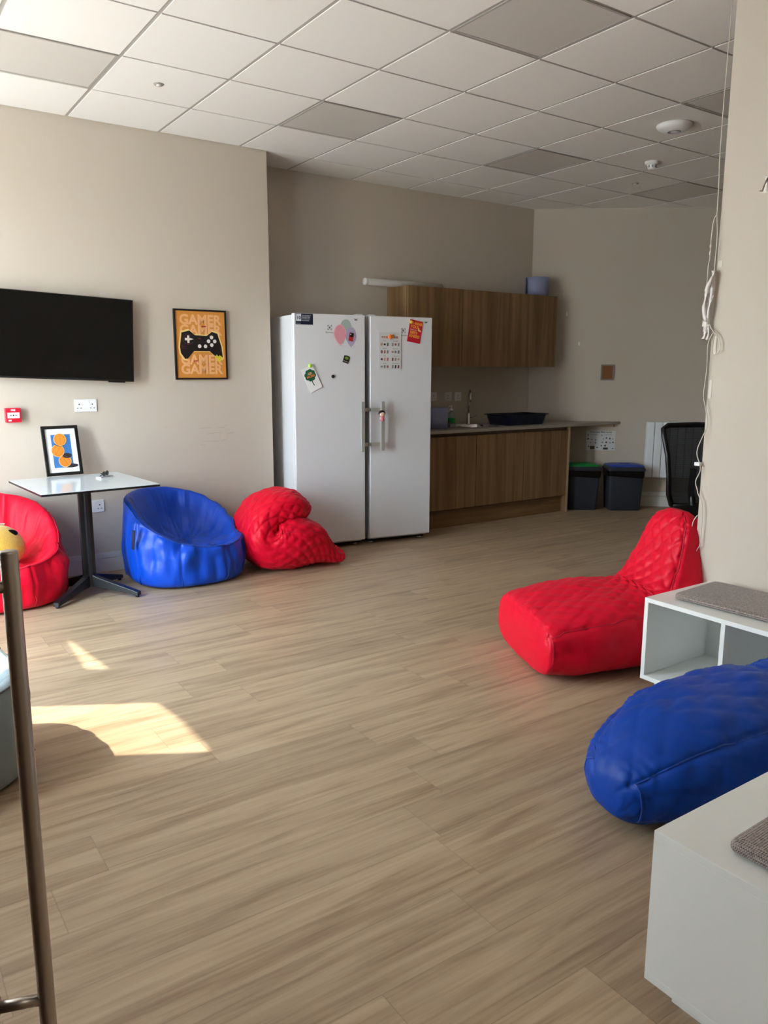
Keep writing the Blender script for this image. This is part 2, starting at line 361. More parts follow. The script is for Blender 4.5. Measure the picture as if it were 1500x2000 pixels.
# door leaf by the camera, with its long pull handle
EDG = Vector((-1.250, -4.300)); LD = Vector((0.313, 0.950)); LN = Vector((0.950, -0.313))
M_door = wood_mat('dark_door_veneer', '#3a2216', '#4c2f1f', '#5a3a27', 2)
dr = thing('door_1', None, None, (EDG.x, EDG.y, 0), math.atan2(LD.y, LD.x)); tag(dr, kind='structure')     # local x: toward the edge, local -y: outward (LN)
MB().box(-0.80, 0.0, -0.0, 0.044, 0.008, 2.05).build('door_leaf', M_door, dr, bevel=0.002)
HB = Vector((-1.180, -4.3205))      # foot point of the pull bar
rel = HB - EDG; hx, hy = rel.dot(LD), -rel.dot(LN)
hd = MB(); hd.lathe([(0.0015, 0.16), (0.0122, 0.162), (0.0132, 0.165), (0.0132, 1.148), (0.0122, 1.151), (0.0015, 1.152)], (hx, hy, 0), 32)
for z in (0.375, 1.095):
    hd.tube([(hx, hy+0.006, z), (hx, 0.003, z)], 0.0095, 20)
    hd.lathe([(0.002, -0.004), (0.018, -0.004), (0.018, 0.0), (0.002, 0.0)], (0, 0, 0), 24, Matrix.Translation((hx, 0, z)) @ Matrix.Rotation(PI/2, 4, 'X'))
hd.build('door_handle', M_steel, dr)

# ------------------------------------------------------------------ loungers (quilted fabric)
def lounger(name, label, loc, rz, spine, fab, pipe, n=150, e=3.2, K=12, lumps=0.006, depth=0.013, pitch=0.088, seam=25, quilt_sides=1.0, gather=0.004, seed=0):
    """spine rows: x, z, tilt(deg), half thickness, half width; rings are superellipses, quilting is real relief"""
    root = thing(name, label, 'bean bag lounger', loc, rz)
    rows = []
    def cr(p0, p1, p2, p3, t): return 0.5*((2*p1)+(-p0+p2)*t+(2*p0-5*p1+4*p2-p3)*t*t+(-p0+3*p1-3*p2+p3)*t**3)
    sp = [spine[0]] + list(spine) + [spine[-1]]
    for i in range(1, len(sp)-2):
        for k in range(K):
            rows.append([cr(sp[i-1][c], sp[i][c], sp[i+1][c], sp[i+2][c], k/K) for c in range(5)])
    rows.append(list(spine[-1]))
    R = []; acc = 0; prev = None; corners = []
    for (x, z, tl, h, wd) in rows:
        h = max(h, 0.006); wd = max(wd, 0.01)
        a = math.radians(tl); up = Vector((-math.sin(a), 0, math.cos(a))); c = Vector((x, 0, z)); fw = Vector((math.cos(a), 0, math.sin(a)))
        raw = []
        for k in range(361):
            t = 2*PI*k/360 - PI/2
            ct, st = math.cos(t), math.sin(t)
            raw.append((math.copysign(abs(ct)**(2/e), ct)*wd, math.copysign(abs(st)**(2/e), st)*h))
        cum = [0.0]
        for k in range(360): cum.append(cum[-1] + math.hypot(raw[k+1][0]-raw[k][0], raw[k+1][1]-raw[k][1]))
        T = cum[-1]; ring = []; q = 0
        sr, sl = cum[90+seam], cum[270-seam]      # arc positions of the two piped seams
        corners.append((int(round(sr/T*n)) % n, int(round(sl/T*n)) % n, int(round(cum[90-38]/T*n)), int(round(cum[270+38]/T*n))))
        if prev is not None: acc += (c-prev).length
        prev = c
        for k in range(n):
            d = T*k/n
            while cum[q+1] < d: q += 1
            f = (d-cum[q])/max(cum[q+1]-cum[q], 1e-9); yy = raw[q][0]*(1-f)+raw[q+1][0]*f; hh = raw[q][1]*(1-f)+raw[q+1][1]*f
            p = c + Vector((0, yy, 0)) + up*hh; o_ = (p-c); L = o_.length; o_ = o_/L if L > 1e-6 else up
            v = d - T/2; u = acc
            top = sr < d < sl
            dist = min(abs(d-sr), abs(d-sl))
            g1 = abs(math.sin(PI*(u*0.8+v)/pitch)); g2 = abs(math.sin(PI*(u*0.8-v)/pitch))
            am = depth*(1.0 if top else quilt_sides)*min(1, L/0.08)
            dz = am*(min(g1, g2)**0.45 - 0.8)
            dz -= 0.009*math.exp(-(dist/0.010)**2)*min(1, L/0.08)
            dz += gather*math.exp(-dist/0.05)*math.sin(u*2*PI/0.028 + 4*noise.noise(p*6))*noise.noise(p*9+Vector((seed, 0, 0)))*1.8
            dz += lumps*2.2*noise.noise((p*3.1+Vector((seed, 0, 0)))*2.0)
            dz += 0.004*noise.noise(p*22+Vector((0, seed, 0)))
            p = p + o_*dz
            if p.z < 0.004: p.z = 0.004
            ring.append(p)
        R.append(ring)
    MB().rings(R, True, True).build('cover', fab, root)
    i0 = next(i for i, r in enumerate(rows) if r[0] > 0.035)
    for side in (0, 1):
        path = []
        a, b = corners[i0][side], corners[i0][2+side]
        st_ = 4 if b > a else -4
        kk = b
        while (kk - a)*(1 if b > a else -1) > 0: path.append(R[i0][kk % n]); kk -= st_
        path += [R[i][corners[i][side]] for i in range(i0, len(R)-6, 2)]
        MB().tube(path, 0.0032, 8).build('piping', pipe, root)
    return root
SP_L = [(0.0, 0.135, 0, 0.06, 0.27), (0.012, 0.14, 0, 0.115, 0.33), (0.05, 0.150, 2, 0.145, 0.355), (0.22, 0.170, 4, 0.168, 0.365), (0.40, 0.182, 5, 0.180, 0.345),
        (0.54, 0.188, 8, 0.184, 0.31), (0.65, 0.215, 25, 0.185, 0.275), (0.725, 0.30, 55, 0.155, 0.255), (0.765, 0.42, 72, 0.120, 0.23), (0.795, 0.54, 79, 0.095, 0.20),
        (0.812, 0.64, 82, 0.080, 0.175), (0.822, 0.70, 84, 0.060, 0.135), (0.827, 0.735, 85, 0.025, 0.07)]
rl = lounger('red_lounger', 'red quilted lounger standing beside the white cube bench at the wall corner', (1.275, -2.925, 0), math.atan2(-0.40, 0.915), SP_L, M_redq, M_redpipe, e=3.4, quilt_sides=0.15, depth=0.015)
MB().box(0.77, 0.805, -0.262, -0.258, 0.20, 0.27).build('black_tag', M_black, rl)['label'] = 'small black fabric tag'
SP_B = [(0.0, 0.10, 0, 0.02, 0.04), (0.012, 0.115, 2, 0.065, 0.09), (0.06, 0.125, 6, 0.105, 0.15), (0.17, 0.155, 9, 0.143, 0.21), (0.34, 0.178, 6, 0.172, 0.26), (0.55, 0.192, 4, 0.187, 0.28),
        (0.72, 0.20, 6, 0.192, 0.265), (0.80, 0.215, 20, 0.17, 0.24), (0.86, 0.25, 45, 0.14, 0.215), (0.895, 0.30, 60, 0.11, 0.19), (0.92, 0.34, 68, 0.08, 0.16), (0.93, 0.365, 72, 0.05, 0.11), (0.935, 0.38, 74, 0.02, 0.06)]
bl = lounger('blue_lounger', 'blue quilted lounger lying between the two white benches at the right', (0.49, -4.12, 0), -0.13, SP_B, M_blueq, M_bluepipe, e=2.35, seed=5, depth=0.008, pitch=0.12, seam=42, quilt_sides=1.0, gather=0.008)
SP_S = [(0.0, 0.06, 0, 0.03, 0.20), (0.01, 0.065, 0, 0.055, 0.245), (0.05, 0.06, 0, 0.055, 0.26), (0.11, 0.10, 14, 0.094, 0.275), (0.20, 0.155, 16, 0.150, 0.295), (0.31, 0.190, 10, 0.186, 0.315),
        (0.45, 0.200, 4, 0.195, 0.315), (0.57, 0.205, 18, 0.180, 0.295), (0.625, 0.27, 70, 0.125, 0.26), (0.605, 0.345, 105, 0.12, 0.235), (0.545, 0.41, 130, 0.122, 0.23),
        (0.455, 0.450, 158, 0.122, 0.235), (0.365, 0.450, 186, 0.112, 0.215), (0.285, 0.415, 206, 0.095, 0.18), (0.235, 0.385, 214, 0.065, 0.13), (0.215, 0.372, 216, 0.02, 0.06)]
lounger('red_lounger', 'red quilted lounger with slumped headrest between blue bean bag and left fridge', (1.605, -0.55, 0), PI-0.03, SP_S, M_redq, M_redpipe, e=2.9, seed=9, lumps=0.010, depth=0.015, pitch=0.082, quilt_sides=1.0)

# ------------------------------------------------------------------ round bean bags
def beanbag(name, label, c, rx, ry, hf, hb, thb, p, fab, pipe, seat=0.25, seed=0, lean=0.0, fold=0.012, rz=0.0):
    root = thing(name, label, 'bean bag', (c[0], c[1], 0), rz)
    N = 208; prof_n = []
    def hgt(t):
        q = (1+math.cos(t-thb))/2; q = q*0.45 + 0.55*(q*q*(3-2*q)); return hf + (hb-hf)*(q**p)
    # profile: (radius factor, height as (a*h + b), fold weight)
    P = [(0.55, 0, .004, 0), (0.88, 0, .006, 0), (0.955, 0, .025, .5), (0.985, 0, .06, 1), (1.0, .25, .05, 1), (1.01, .40, .05, 1), (1.01, .55, .04, 1), (0.995, .70, .03, 1), (0.975, .82, .02, 1), (0.95, .91, .01, 1), (0.925, .965, .004, .6), (0.885, 1.0, 0, .2),
         (0.835, .985, 0, .5), (0.78, .92, 0, 1.2), (0.73, .80, .02, 1.5)]
    R = []
    for (rf, a, b, fw_) in P:
        ring = []
        for k in range(N):
            t = 2*PI*k/N; h = hgt(t); z = a*h + b; r = rf
            dx, dy = math.cos(t), math.sin(t); ee = 2.5
            sc_ = (abs(dx)**ee+abs(dy)**ee)**(-1/ee)
            seam = math.exp(-((((t*8/(2*PI)) % 1)-0.5)*2/0.045)**2)
            fl = noise.noise(Vector((dx*1.8+seed, dy*1.8, z*20))) * fold * 1.3 + noise.noise(Vector((dx*4.5+seed, dy*4.5, z*6+3))) * fold * 1.6 - abs(noise.noise(Vector((dx*7+seed, dy*7, z*9+7)))) * fold * 0.9
            r2 = r*sc_*(1 - 0.034*seam*(a > 0))
            ring.append(Vector((dx*(r2*rx+fl*fw_) + lean*z*math.cos(thb), dy*(r2*ry+fl*fw_) + lean*z*math.sin(thb), max(z + fl*0.5*fw_, 0.003))))
        R.append(ring)
    # seat dish: blend from the inner wall down to the seat
    base = R[-1]
    for q, (rf, zz) in enumerate(((0.66, .62), (0.57, .36), (0.46, .15), (0.32, .05), (0.16, .0))):
        ring = []
        for k in range(N):
            t = 2*PI*k/N; h = hgt(t); dx, dy = math.cos(t), math.sin(t)
            z = seat + (max(h*0.80, seat)-seat)*zz + noise.noise(Vector((dx*rf*7+seed, dy*rf*7, 1.7)))*0.045 + abs(noise.noise(Vector((dx*rf*14+seed, dy*rf*14, 5.1))))*0.02
            off = 0.10*(1-rf)
            ring.append(Vector((dx*rf*rx - off*math.cos(thb)*rx*0.6, dy*rf*ry - off*math.sin(thb)*ry*0.6, z)))
        R.append(ring)
    MB().rings(R).build('cover', fab, root, sub=1)
    MB().tube([Vector(v) + Vector((0, 0, 0.001)) for v in R[10]] + [R[10][0]], 0.0042, 8, cap=False).build('piping', pipe, root)
    for m_ in range(8):
        k = int(N*(m_+0.5)/8); MB().tube([r[k] for r in R[2:11]], 0.003, 8).build('seam', pipe, root)
    return root, R
bb, R = beanbag('blue_bean_bag', 'shiny blue bean bag chair between the bistro table and red quilted lounger', (0.50, -0.43), 0.395, 0.385, 0.262, 0.595, math.radians(116), 0.85, M_blue, M_bluepipe, seed=2, fold=0.016)
tg = MB().box(-0.012, 0.012, -0.003, 0.0, -0.13, 0.0).build('tab', mat('navy_tab', '#0b1436', 0.5), bb); tg.location = (-0.398, -0.19, 0.40); tg.rotation_euler = (0, 0.12, -1.05); tg['label'] = 'dark navy fabric loop tab'
beanbag('red_bean_bag', 'red bean bag chair with a yellow face cushion on its seat', (-0.69, -0.385), 0.405, 0.36, 0.27, 0.64, math.radians(97), 0.9, M_red, M_redpipe, seed=11, fold=0.014)
beanbag('grey_bean_bag', 'grey bean bag half hidden behind the steel pull handle', (-1.29, -2.56), 0.385, 0.385, 0.36, 0.50, math.radians(150), 1.0, M_grey, mat('grey_piping', '#4c5356', 0.5), seed=21, seat=0.30)

# yellow face cushion
yc = thing('face_cushion', 'round yellow plush cushion with black oval eyes on the red bean bag', 'cushion', (-0.66, -0.50, 0.375), 0.35)
yc.rotation_euler = (0.85, 0.15, 0.25)
MB().sphere((0, 0, 0), 0.14, (1.0, 1.0, 0.55), 36, 20).build('body', M_yellow, yc)
for sx_ in (-0.05, 0.055):
    MB().sphere((sx_, 0.048, 0.064), 0.034, (1.0, 0.66, 0.16), 20, 10).build('eye', M_black, yc)
MB().box(-0.02, 0.035, 0.122, 0.125, 0.0, 0.05).build('care_label', M_paperw, yc)['label'] = 'white care label'

# ------------------------------------------------------------------ table
tb = thing('bistro_table', 'square table with pale laminate top on black cross base against the left wall', 'table', (-0.166, -0.52, 0), 0.07)
MB().box(-0.348, 0.348, -0.36, 0.36, 0.718, 0.7215).build('top_surface', M_tabletop, tb)['label'] = 'pale glossy laminate surface'
MB().box(-0.35, 0.35, -0.362, 0.362, 0.706, 0.718).build('tabletop', M_black, tb)
pm = MB()
for a in range(4):
    c = Matrix.Rotation(PI/2*a, 4, 'Z'); 
    pm.box(0.004, 0.040, -0.012, 0.012, 0.05, 0.70, M=c)
pm.box(-0.13, 0.13, -0.13, 0.13, 0.700, 0.706)
pm.build('column', M_iron, tb, bevel=0.004)
for a in range(4):
    l = MB(); l.prism([(0.02, 0.05), (0.02, 0.135), (0.06, 0.115), (0.35, 0.036), (0.35, 0.012), (0.10, 0.045)], -0.02, 0.02, axis='y')
    l.lathe([(0.002, 0.0), (0.012, 0.0), (0.012, 0.014), (0.002, 0.014)], (0.335, 0, 0), 16)
    o = l.build('leg', M_iron, tb, bevel=0.003); o.rotation_euler = (0, 0, math.radians(38)+PI/2*a)

# framed basketball print leaning on the wall
fr = thing('framed_print', 'black-framed basketball print leaning on the wall on the bistro table', 'picture', (-0.188, -0.135, 0.7222), 0.16)
fr.rotation_euler = (-0.20, 0, 0.10)
def frame(root, w_, h_, bw, dp, m):
    f = MB(); f.box(-w_/2, w_/2, -dp, 0, 0, bw); f.box(-w_/2, w_/2, -dp, 0, h_-bw, h_); f.box(-w_/2, -w_/2+bw, -dp, 0, bw, h_-bw); f.box(w_/2-bw, w_/2, -dp, 0, bw, h_-bw)
    return f.build('frame', m, root, bevel=0.001)
frame(fr, 0.235, 0.330, 0.020, 0.016, M_blackmat)
mt = MB().box(-0.1, 0.1, -0.008, -0.002, 0.018, 0.312).build('print', M_paperw, fr)
M_pblue = mat('print_blue', '#3f7cc0', 0.6); M_porange = mat('print_orange', '#f2942f', 0.6); M_pdark = mat('print_dark', '#2b2d35', 0.6); M_pline = mat('print_line', '#b5561d', 0.6); M_prim = mat('print_pale_line', '#f4cfa0', 0.6)
sheet_poly([(-0.062, 0.052), (0.063, 0.052), (0.063, 0.272), (-0.062, 0.272)], -0.008, M_pblue, 'blue_field', mt)
sheet_poly(circle(0.045, 0.062, 0.048, rz=0.013), -0.0086, M_pdark, 'shadow', mt)
sheet_poly(circle(0.010, 0.095, 0.041), -0.0090, M_prim, 'ball', mt); b1 = sheet_poly(circle(0.010, 0.095, 0.038), -0.0095, M_porange, 'ball', mt)
sheet_poly(circle(0.028, 0.130, 0.030, rz=0.017), -0.0100, M_pdark, 'shadow', mt)
sheet_poly(circle(-0.028, 0.165, 0.042), -0.0104, M_prim, 'ball', mt); sheet_poly(circle(-0.028, 0.165, 0.039), -0.0108, M_porange, 'ball', mt)
sheet_poly([(-0.045, 0.207), (-0.025, 0.195), (0.012, 0.194), (0.018, 0.204), (-0.012, 0.205), (-0.035, 0.216)], -0.0112, M_pdark, 'shadow', mt)
sheet_poly(circle(-0.006, 0.238, 0.042), -0.0116, M_prim, 'ball', mt); sheet_poly(circle(-0.006, 0.238, 0.039), -0.0120, M_porange, 'ball', mt)
ln = MB()
for (cx, cz, ang) in ((0.010, 0.095, 0.5), (-0.028, 0.165, -0.7), (-0.006, 0.238, 0.0)):
    for off, bow in ((-0.018, -0.010), (0.0, 0.0), (0.018, 0.010)):
        pts = []
        for k in range(9):
            t = -1+2*k/8; L = math.sqrt(max(0.038**2-off**2, 0)); px, pz = off+bow*(1-t*t), t*L
            pts.append((cx+px*math.cos(ang)-pz*math.sin(ang), -0.0126, cz+px*math.sin(ang)+pz*math.cos(ang)))
        ln.tube(pts, 0.0006, 5)
ln.build('ball_lines', M_pline, mt)

# glasses / small cable bundle on table
gl = thing('sunglasses', 'small black folded sunglasses beside two cards on the bistro table', 'glasses', (0.005, -0.40, 0.7342), 0.9)
gl.scale = (0.72, 0.72, 0.72)
g = MB()
for s_ in (-1, 1): g.tube([(s_*0.033+0.027*math.cos(a*PI/8), 0.0, 0.024+0.019*math.sin(a*PI/8)) for a in range(17)], 0.0035, 8)
g.tube([(-0.008, 0, 0.03), (0.008, 0, 0.03)], 0.003, 8)
g.build('frame', M_black, gl)
for s_ in (-1, 1):
    l = MB().prism(circle(s_*0.033, 0.024, 0.025, rz=0.017), -0.001, 0.001).build('lens', M_black, gl)
    MB().tube([(s_*0.060, 0, 0.030), (s_*0.058, 0.02, 0.028), (-s_*0.02, 0.03, 0.010), (-s_*0.05, 0.032, 0.004)], 0.003, 8).build('temple', M_black, gl)
cd = thing('cards', 'stack of pale plastic cards under the sunglasses on the bistro table', 'cards', (-0.002, -0.395, 0.7222), 0.35)
MB().box(-0.045, 0.045, -0.028, 0.028, 0.0, 0.006).build('card', M_white_p, cd, bevel=0.001); MB().box(-0.04, 0.05, -0.025, 0.03, 0.0062, 0.012).build('card', M_gasket, cd, bevel=0.001)

# ------------------------------------------------------------------ left wall items
tv = thing('television', 'large black flat television mounted on the left wall', 'television', (-0.16, 0.0, 1.625), 0)
tvr = Matrix.Rotation(math.radians(2.2), 4, 'Y')
MB().box(-0.49, 0.49, -0.085, -0.045, -0.275, 0.275, M=tvr).build('casing', M_black, tv, bevel=0.004)
MB().box(-0.482, 0.482, -0.0865, -0.0855, -0.262, 0.268, M=tvr).build('screen', M_screen, tv)
MB().box(0.32, 0.43, -0.083, -0.06, -0.283, -0.270, M=tvr).build('sensor', M_black, tv)
MB().box(-0.2, 0.2, -0.045, -0.001, -0.12, 0.12).build('bracket', M_iron, tv)

ps = thing('framed_poster', 'black-framed orange poster with a game controller right of the television', 'poster', (0.843, -0.0006, 1.344), 0)
frame(ps, 0.400, 0.500, 0.012, 0.020, M_blackmat)
M_pori = mat('poster_orange', '#d98f3c', 0.5); M_plet = mat('poster_peach', '#efb27c', 0.5); M_pcream = mat('poster_cream', '#f3d084', 0.5); M_pblack = mat('poster_black', '#120d10', 0.5); M_pwhite = mat('poster_white', '#ece3df', 0.5)
M_pred = mat('poster_red', '#b5262a', 0.5); M_pyel = mat('poster_yellow', '#d8cc33', 0.5); M_ppink = mat('poster_pink', '#7d2440', 0.5)
pr = MB().box(-0.189, 0.189, -0.012, -0.004, 0.011, 0.489).build('print', M_pori, ps)
Y = -0.0125
for z in (0.425, 0.352, 0.14, 0.072):
    text('lettering', 'GAMER', 0.096, 0.0, z, M_plet, pr, y=Y, sx=1.0, bold=0.0034)
ctl = [(-0.145, 0.335), (-0.085, 0.350), (-0.045, 0.318), (0.045, 0.315), (0.085, 0.345), (0.128, 0.333), (0.158, 0.235), (0.165, 0.165), (0.150, 0.150), (0.100, 0.175), (0.065, 0.205), (-0.055, 0.205), (-0.105, 0.150), (-0.125, 0.148), (-0.155, 0.190), (-0.160, 0.235)]
cen = (0.0, 0.25)
sheet_poly([(cen[0]+(x-cen[0])*1.07, cen[1]+(z-cen[1])*1.11) for x, z in ctl], Y-0.0006, M_pcream, 'controller_outline', pr)
ct = sheet_poly(ctl, Y-0.0012, M_pblack, 'controller', pr)
sheet_poly([(0.105, 0.165), (0.118, 0.182), (0.130, 0.168), (0.142, 0.176), (0.160, 0.165), (0.150, 0.135), (0.130, 0.130)], Y-0.0018, M_pyel, 'bite', pr)
for x, z in ((0.082, 0.305), (0.058, 0.277), (0.106, 0.277), (0.082, 0.250), (-0.012, 0.240), (0.033, 0.240)):
    sheet_poly(circle(x, z, 0.0135), Y-0.0018, M_pwhite, 'button', pr)
sheet_poly([(-0.104, 0.315), (-0.088, 0.315), (-0.088, 0.297), (-0.055, 0.290), (-0.088, 0.280), (-0.088, 0.262), (-0.104, 0.262), (-0.104, 0.280), (-0.122, 0.280), (-0.122, 0.297), (-0.104, 0.297)], Y-0.0020, M_pwhite, 'cross_pad', pr)
lm = MB(); lm.tube([(-0.096+0.04*math.cos(t*PI/12), Y-0.0022, 0.288+0.036*math.sin(t*PI/12)) for t in range(4, 22)], 0.001, 5)
MB().prism([(-0.025, 0.299), (0.005, 0.297), (-0.010, 0.288)], Y-0.0018, Y-0.0024).build('accent_triangle', M_ppink, pr); lm.build('accent_arc', M_ppink, pr)
for z in (0.245, 0.233, 0.222): box(-0.155, -0.115, Y-0.0024, Y-0.0018, z, z+0.0015).build('accent_line', M_ppink, pr)
text('caption', 'enter', 0.016, 0.025, 0.382, M_pred, pr, y=Y-0.002, bold=0.001); text('caption', 'press', 0.016, -0.045, 0.135, M_pred, pr, y=Y-0.002, bold=0.001)

def socket(label, x, z, double, loc0=None, rz=0, group=None):
    w_ = 0.146 if double else 0.086
    t = thing('wall_socket', label, 'socket', loc0 or (x, 0, z), rz, group)
    MB().box(-w_/2, w_/2, -0.009, -0.0003, -0.043, 0.043).build('plate', M_white_p, t, bevel=0.003)
    cs = (-0.043, 0.043) if double else (0.0,)
    for c in cs:
        hm = MB(); hm.box(c-0.004, c+0.004, -0.0094, -0.009, 0.004, 0.012)
        for q in (-0.011, 0.011): hm.box(c+q-0.004, c+q+0.004, -0.0094, -0.009, -0.020, -0.015)
        hm.build('pin_holes', M_hole, t)
        sw = c*0.35 if double else 0.022
        MB().box(sw-0.007, sw+0.007, -0.0135, -0.009, 0.018, 0.034).build('switch', M_white_p, t, bevel=0.001)
    return t
socket('white double socket on the left wall just below the television', 0.005, 1.174, True)
socket('white double socket low on the wall behind the bistro table column', 0.012, 0.474, True)
fc = thing('fire_call_point', 'small red square fire alarm call point on the left wall', 'fire alarm', (-0.459, 0, 1.123), 0)
MB().box(-0.046, 0.046, -0.05, -0.0005, -0.046, 0.046).build('body', M_red_p, fc, bevel=0.003)
pl = MB().box(-0.036, 0.036, -0.0508, -0.05, -0.018, 0.018).build('panel', M_white_p, fc)
pm = MB(); pm.prism(circle(0, 0, 0.005, 16), -0.0514, -0.0508)
for s_ in (-1, 1): pm.prism([(s_*0.009, 0), (s_*0.016, 0.005), (s_*0.016, 0.0018), (s_*0.023, 0.0018), (s_*0.023, -0.0018), (s_*0.016, -0.0018), (s_*0.016, -0.005)], -0.0514, -0.0508)
pm.build('arrow_symbol', M_black, pl)
text('lettering', 'FIRE', 0.015, 0, 0.033, M_white_p, fc, y=-0.0502, bold=0.0006)
MB().box(-0.032, -0.014, -0.0506, -0.05, -0.038, -0.028).build('label', M_white_p, fc)

# ------------------------------------------------------------------ fridges
def fridge(label, ax, ay, rz, wd, handle_u, handle_left):
    t = thing('fridge', label, 'fridge', (ax, ay, 0), rz)
    MB().box(0.004, wd-0.004, 0.058, 0.625, 0.03, 1.826).build('cabinet', M_fridge, t, bevel=0.006)
    MB().box(0.012, wd-0.012, 0.048, 0.058, 0.06, 1.82).build('gasket', M_gasket, t)
    d = MB().box(0, wd, 0.0, 0.048, 0.05, 1.835).build('door', M_fridge, t, bevel=0.007, seg=3)
    MB().box(0.02, wd-0.02, 0.075, 0.60, 0.012, 0.034).build('base', M_black, t)
    for x in (0.05, wd-0.05): MB().lathe([(0.002, 0), (0.018, 0), (0.016, 0.02), (0.002, 0.02)], (x, 0.10, 0), 16).build('foot', M_white_p, t)
    MB().box(0.004 if handle_left else wd-0.06, 0.06 if handle_left else wd-0.004, 0.03, 0.10, 1.826, 1.846).build('hinge_cover', M_fridge, t, bevel=0.004)
    h = MB().box(handle_u-0.016, handle_u+0.016, -0.058, -0.040, 0.775, 1.17).build('handle', M_alu, d, bevel=0.003)
    ed = -0.003 if handle_left else wd+0.003
    for z in (0.83, 1.105):
        bk = MB()
        a, b = sorted((ed, handle_u)); bk.box(a, b, -0.042, -0.036, z-0.014, z+0.014)
        a, b = sorted((ed, ed-0.004 if handle_left else ed+0.004)); bk.box(a, b, -0.042, 0.03, z-0.014, z+0.014)
        bk.build('handle_bracket', M_alu, d, bevel=0.001)
    # brand mark
    return t, d
M_print = mat('grey_print', '#5b5b60', 0.5); M_navyp = mat('sticker_navy', '#161c3a', 0.45); M_stickw = mat('sticker_pale', '#dfe3ea', 0.45)
def brand(d, u, z):
    lm = MB(); s_ = 0.018
    for sx_ in (-1, 1):
        for sz in (-1, 1):
            lm.box(u+sx_*s_-0.0018*(sx_ > 0)*2, u+sx_*s_+0.0018*(sx_ < 0)*2, -0.0006, 0, z+sz*s_-sz*0.013 if sz > 0 else z-s_, z+s_ if sz > 0 else z-s_+0.013)
            lm.box(u-s_ if sx_ < 0 else u+s_-0.012, u-s_+0.012 if sx_ < 0 else u+s_, -0.0006, 0, z+s_-0.0035 if sz > 0 else z-s_, z+s_ if sz > 0 else z-s_+0.0035)
    lm.prism([(u-0.009, z), (u+0.005, z+0.012), (u+0.005, z-0.012)], -0.0006, 0)
    lm.tube([(u+0.012*math.cos(PI/2+PI*k/8), -0.0004, z+0.012*math.sin(PI/2+PI*k/8)) for k in range(9)], 0.0008, 4)
    lm.build('brand_emblem', M_print, d)
    text('brand_lettering', 'Electrolux', 0.017, u, z-0.036, M_print, d, y=-0.0004)
    MB().prism([(0.0+u, 0), (u, 0.001), (u+.001, .001)], -0.0001, 0)
def hinge_mark(d, u, z):
    m = MB(); m.box(u-0.011, u+0.011, -0.0006, 0, z-0.006, z+0.002); m.tube([(u-0.017, -0.0004, z+0.008), (u, -0.0004, z+0.004), (u+0.017, -0.0004, z+0.008)], 0.0012, 5)
    m.build('small_mark', M_print, d)
RL, RR_ = math.radians(-8.02), math.radians(-9.04)
fl, dl = fridge('tall white fridge on the left, nearest the red slumped lounger', 1.48, -0.25, RL, 0.592, 0.549, False)
f2, d2 = fridge('tall white fridge on the right, next to the sink cabinets', 2.115, -0.33, RR_, 0.556, 0.087, True)
brand(dl, 0.293, 1.735); brand(d2, 0.293, 1.727); hinge_mark(dl, 0.513, 1.80); hinge_mark(d2, 0.497, 1.797)
MB().sphere((0.252, 0.0, 0.40), 0.008, (1, 0.15, 0.9), 12, 8).build('dent', M_fridge, d2); MB().sphere((0.395, 0.0, 0.44), 0.006, (1.4, 0.15, 0.7), 12, 8).build('dent', M_fridge, d2)
sk = MB().box(0.017, 0.157, -0.0006, 0, 1.752, 1.832).build('sticker', M_navyp, dl)
MB().box(0.022, 0.062, -0.0010, -0.0006, 1.777, 1.828).build('number_panel', M_stickw, sk); text('number', '10', 0.036, 0.042, 1.800, M_navyp, sk, y=-0.0014, bold=0.0008)
for q, (s_, b_) in enumerate((('YEAR WARRANTY', .009), ('INVERTER', .015), ('COMPRESSOR', .010), ('GUARANTEED', .009))): text('lettering', s_, b_, 0.068, 1.818-0.0125*q, M_stickw, sk, y=-0.001, align='LEFT')
text('lettering', 'Electrolux', 0.008, 0.024, 1.760, M_stickw, sk, y=-0.001, align='LEFT')

def door_item(name, label, cat, base, rz, u, z, rot=0.0, off=0.0008, group=None):
    """a thing held on a fridge door: origin on the door face at (u, z), turned in the door's plane"""
    t = thing(name, label, cat, (0, 0, 0), 0, group)
    a = Matrix.Translation((base[0], base[1], 0)) @ Matrix.Rotation(rz, 4, 'Z') @ Matrix.Translation((u, -off, z)) @ Matrix.Rotation(rot, 4, 'Y')
    t.matrix_world = a
    return t
LB, RB = (1.48, -0.25), (2.115, -0.33)
M_pink = mat('balloon_pink', '#e39aa8', 0.5); M_sage = mat('balloon_sage', '#a9b9b4', 0.5); M_lilac = mat('balloon_lilac', '#b3a5c6', 0.5); M_palepink = mat('balloon_edge', '#f0c9cf', 0.5)
bc = door_item('balloon_card', 'flat card of pink, sage and lilac balloons on the left fridge', 'card', LB, RL, 0.418, 1.69)
def balloon(cx, cz, rx_, rz_, y0, m, nm, a=0.0):
    pts = []
    for k in range(36):
        t = 2*PI*k/36 + PI/2; x, z = rx_*math.cos(t), rz_*math.sin(t)
        if z < 0: x *= (1 - 0.42*(-z/rz_)**1.3)
        if k == 18: z -= 0.008
        pts.append((cx+x*math.cos(a)-z*math.sin(a), cz+x*math.sin(a)+z*math.cos(a)))
    return sheet_poly(pts, y0, m, nm, bc)
balloon(0.010, 0.048, 0.047, 0.062, 0, M_sage, 'balloon'); balloon(-0.042, -0.006, 0.053, 0.078, -0.0005, M_palepink, 'balloon_rim'); balloon(-0.040, -0.005, 0.048, 0.072, -0.001, M_pink, 'balloon'); balloon(0.052, -0.022, 0.046, 0.072, -0.0016, M_lilac, 'balloon')
rm = door_item('red_fridge_magnet', 'tiny dark red rectangular magnet on the lilac balloon of the left fridge', 'magnet', LB, RL, 0.470, 1.668, 0.18, 0.0032)
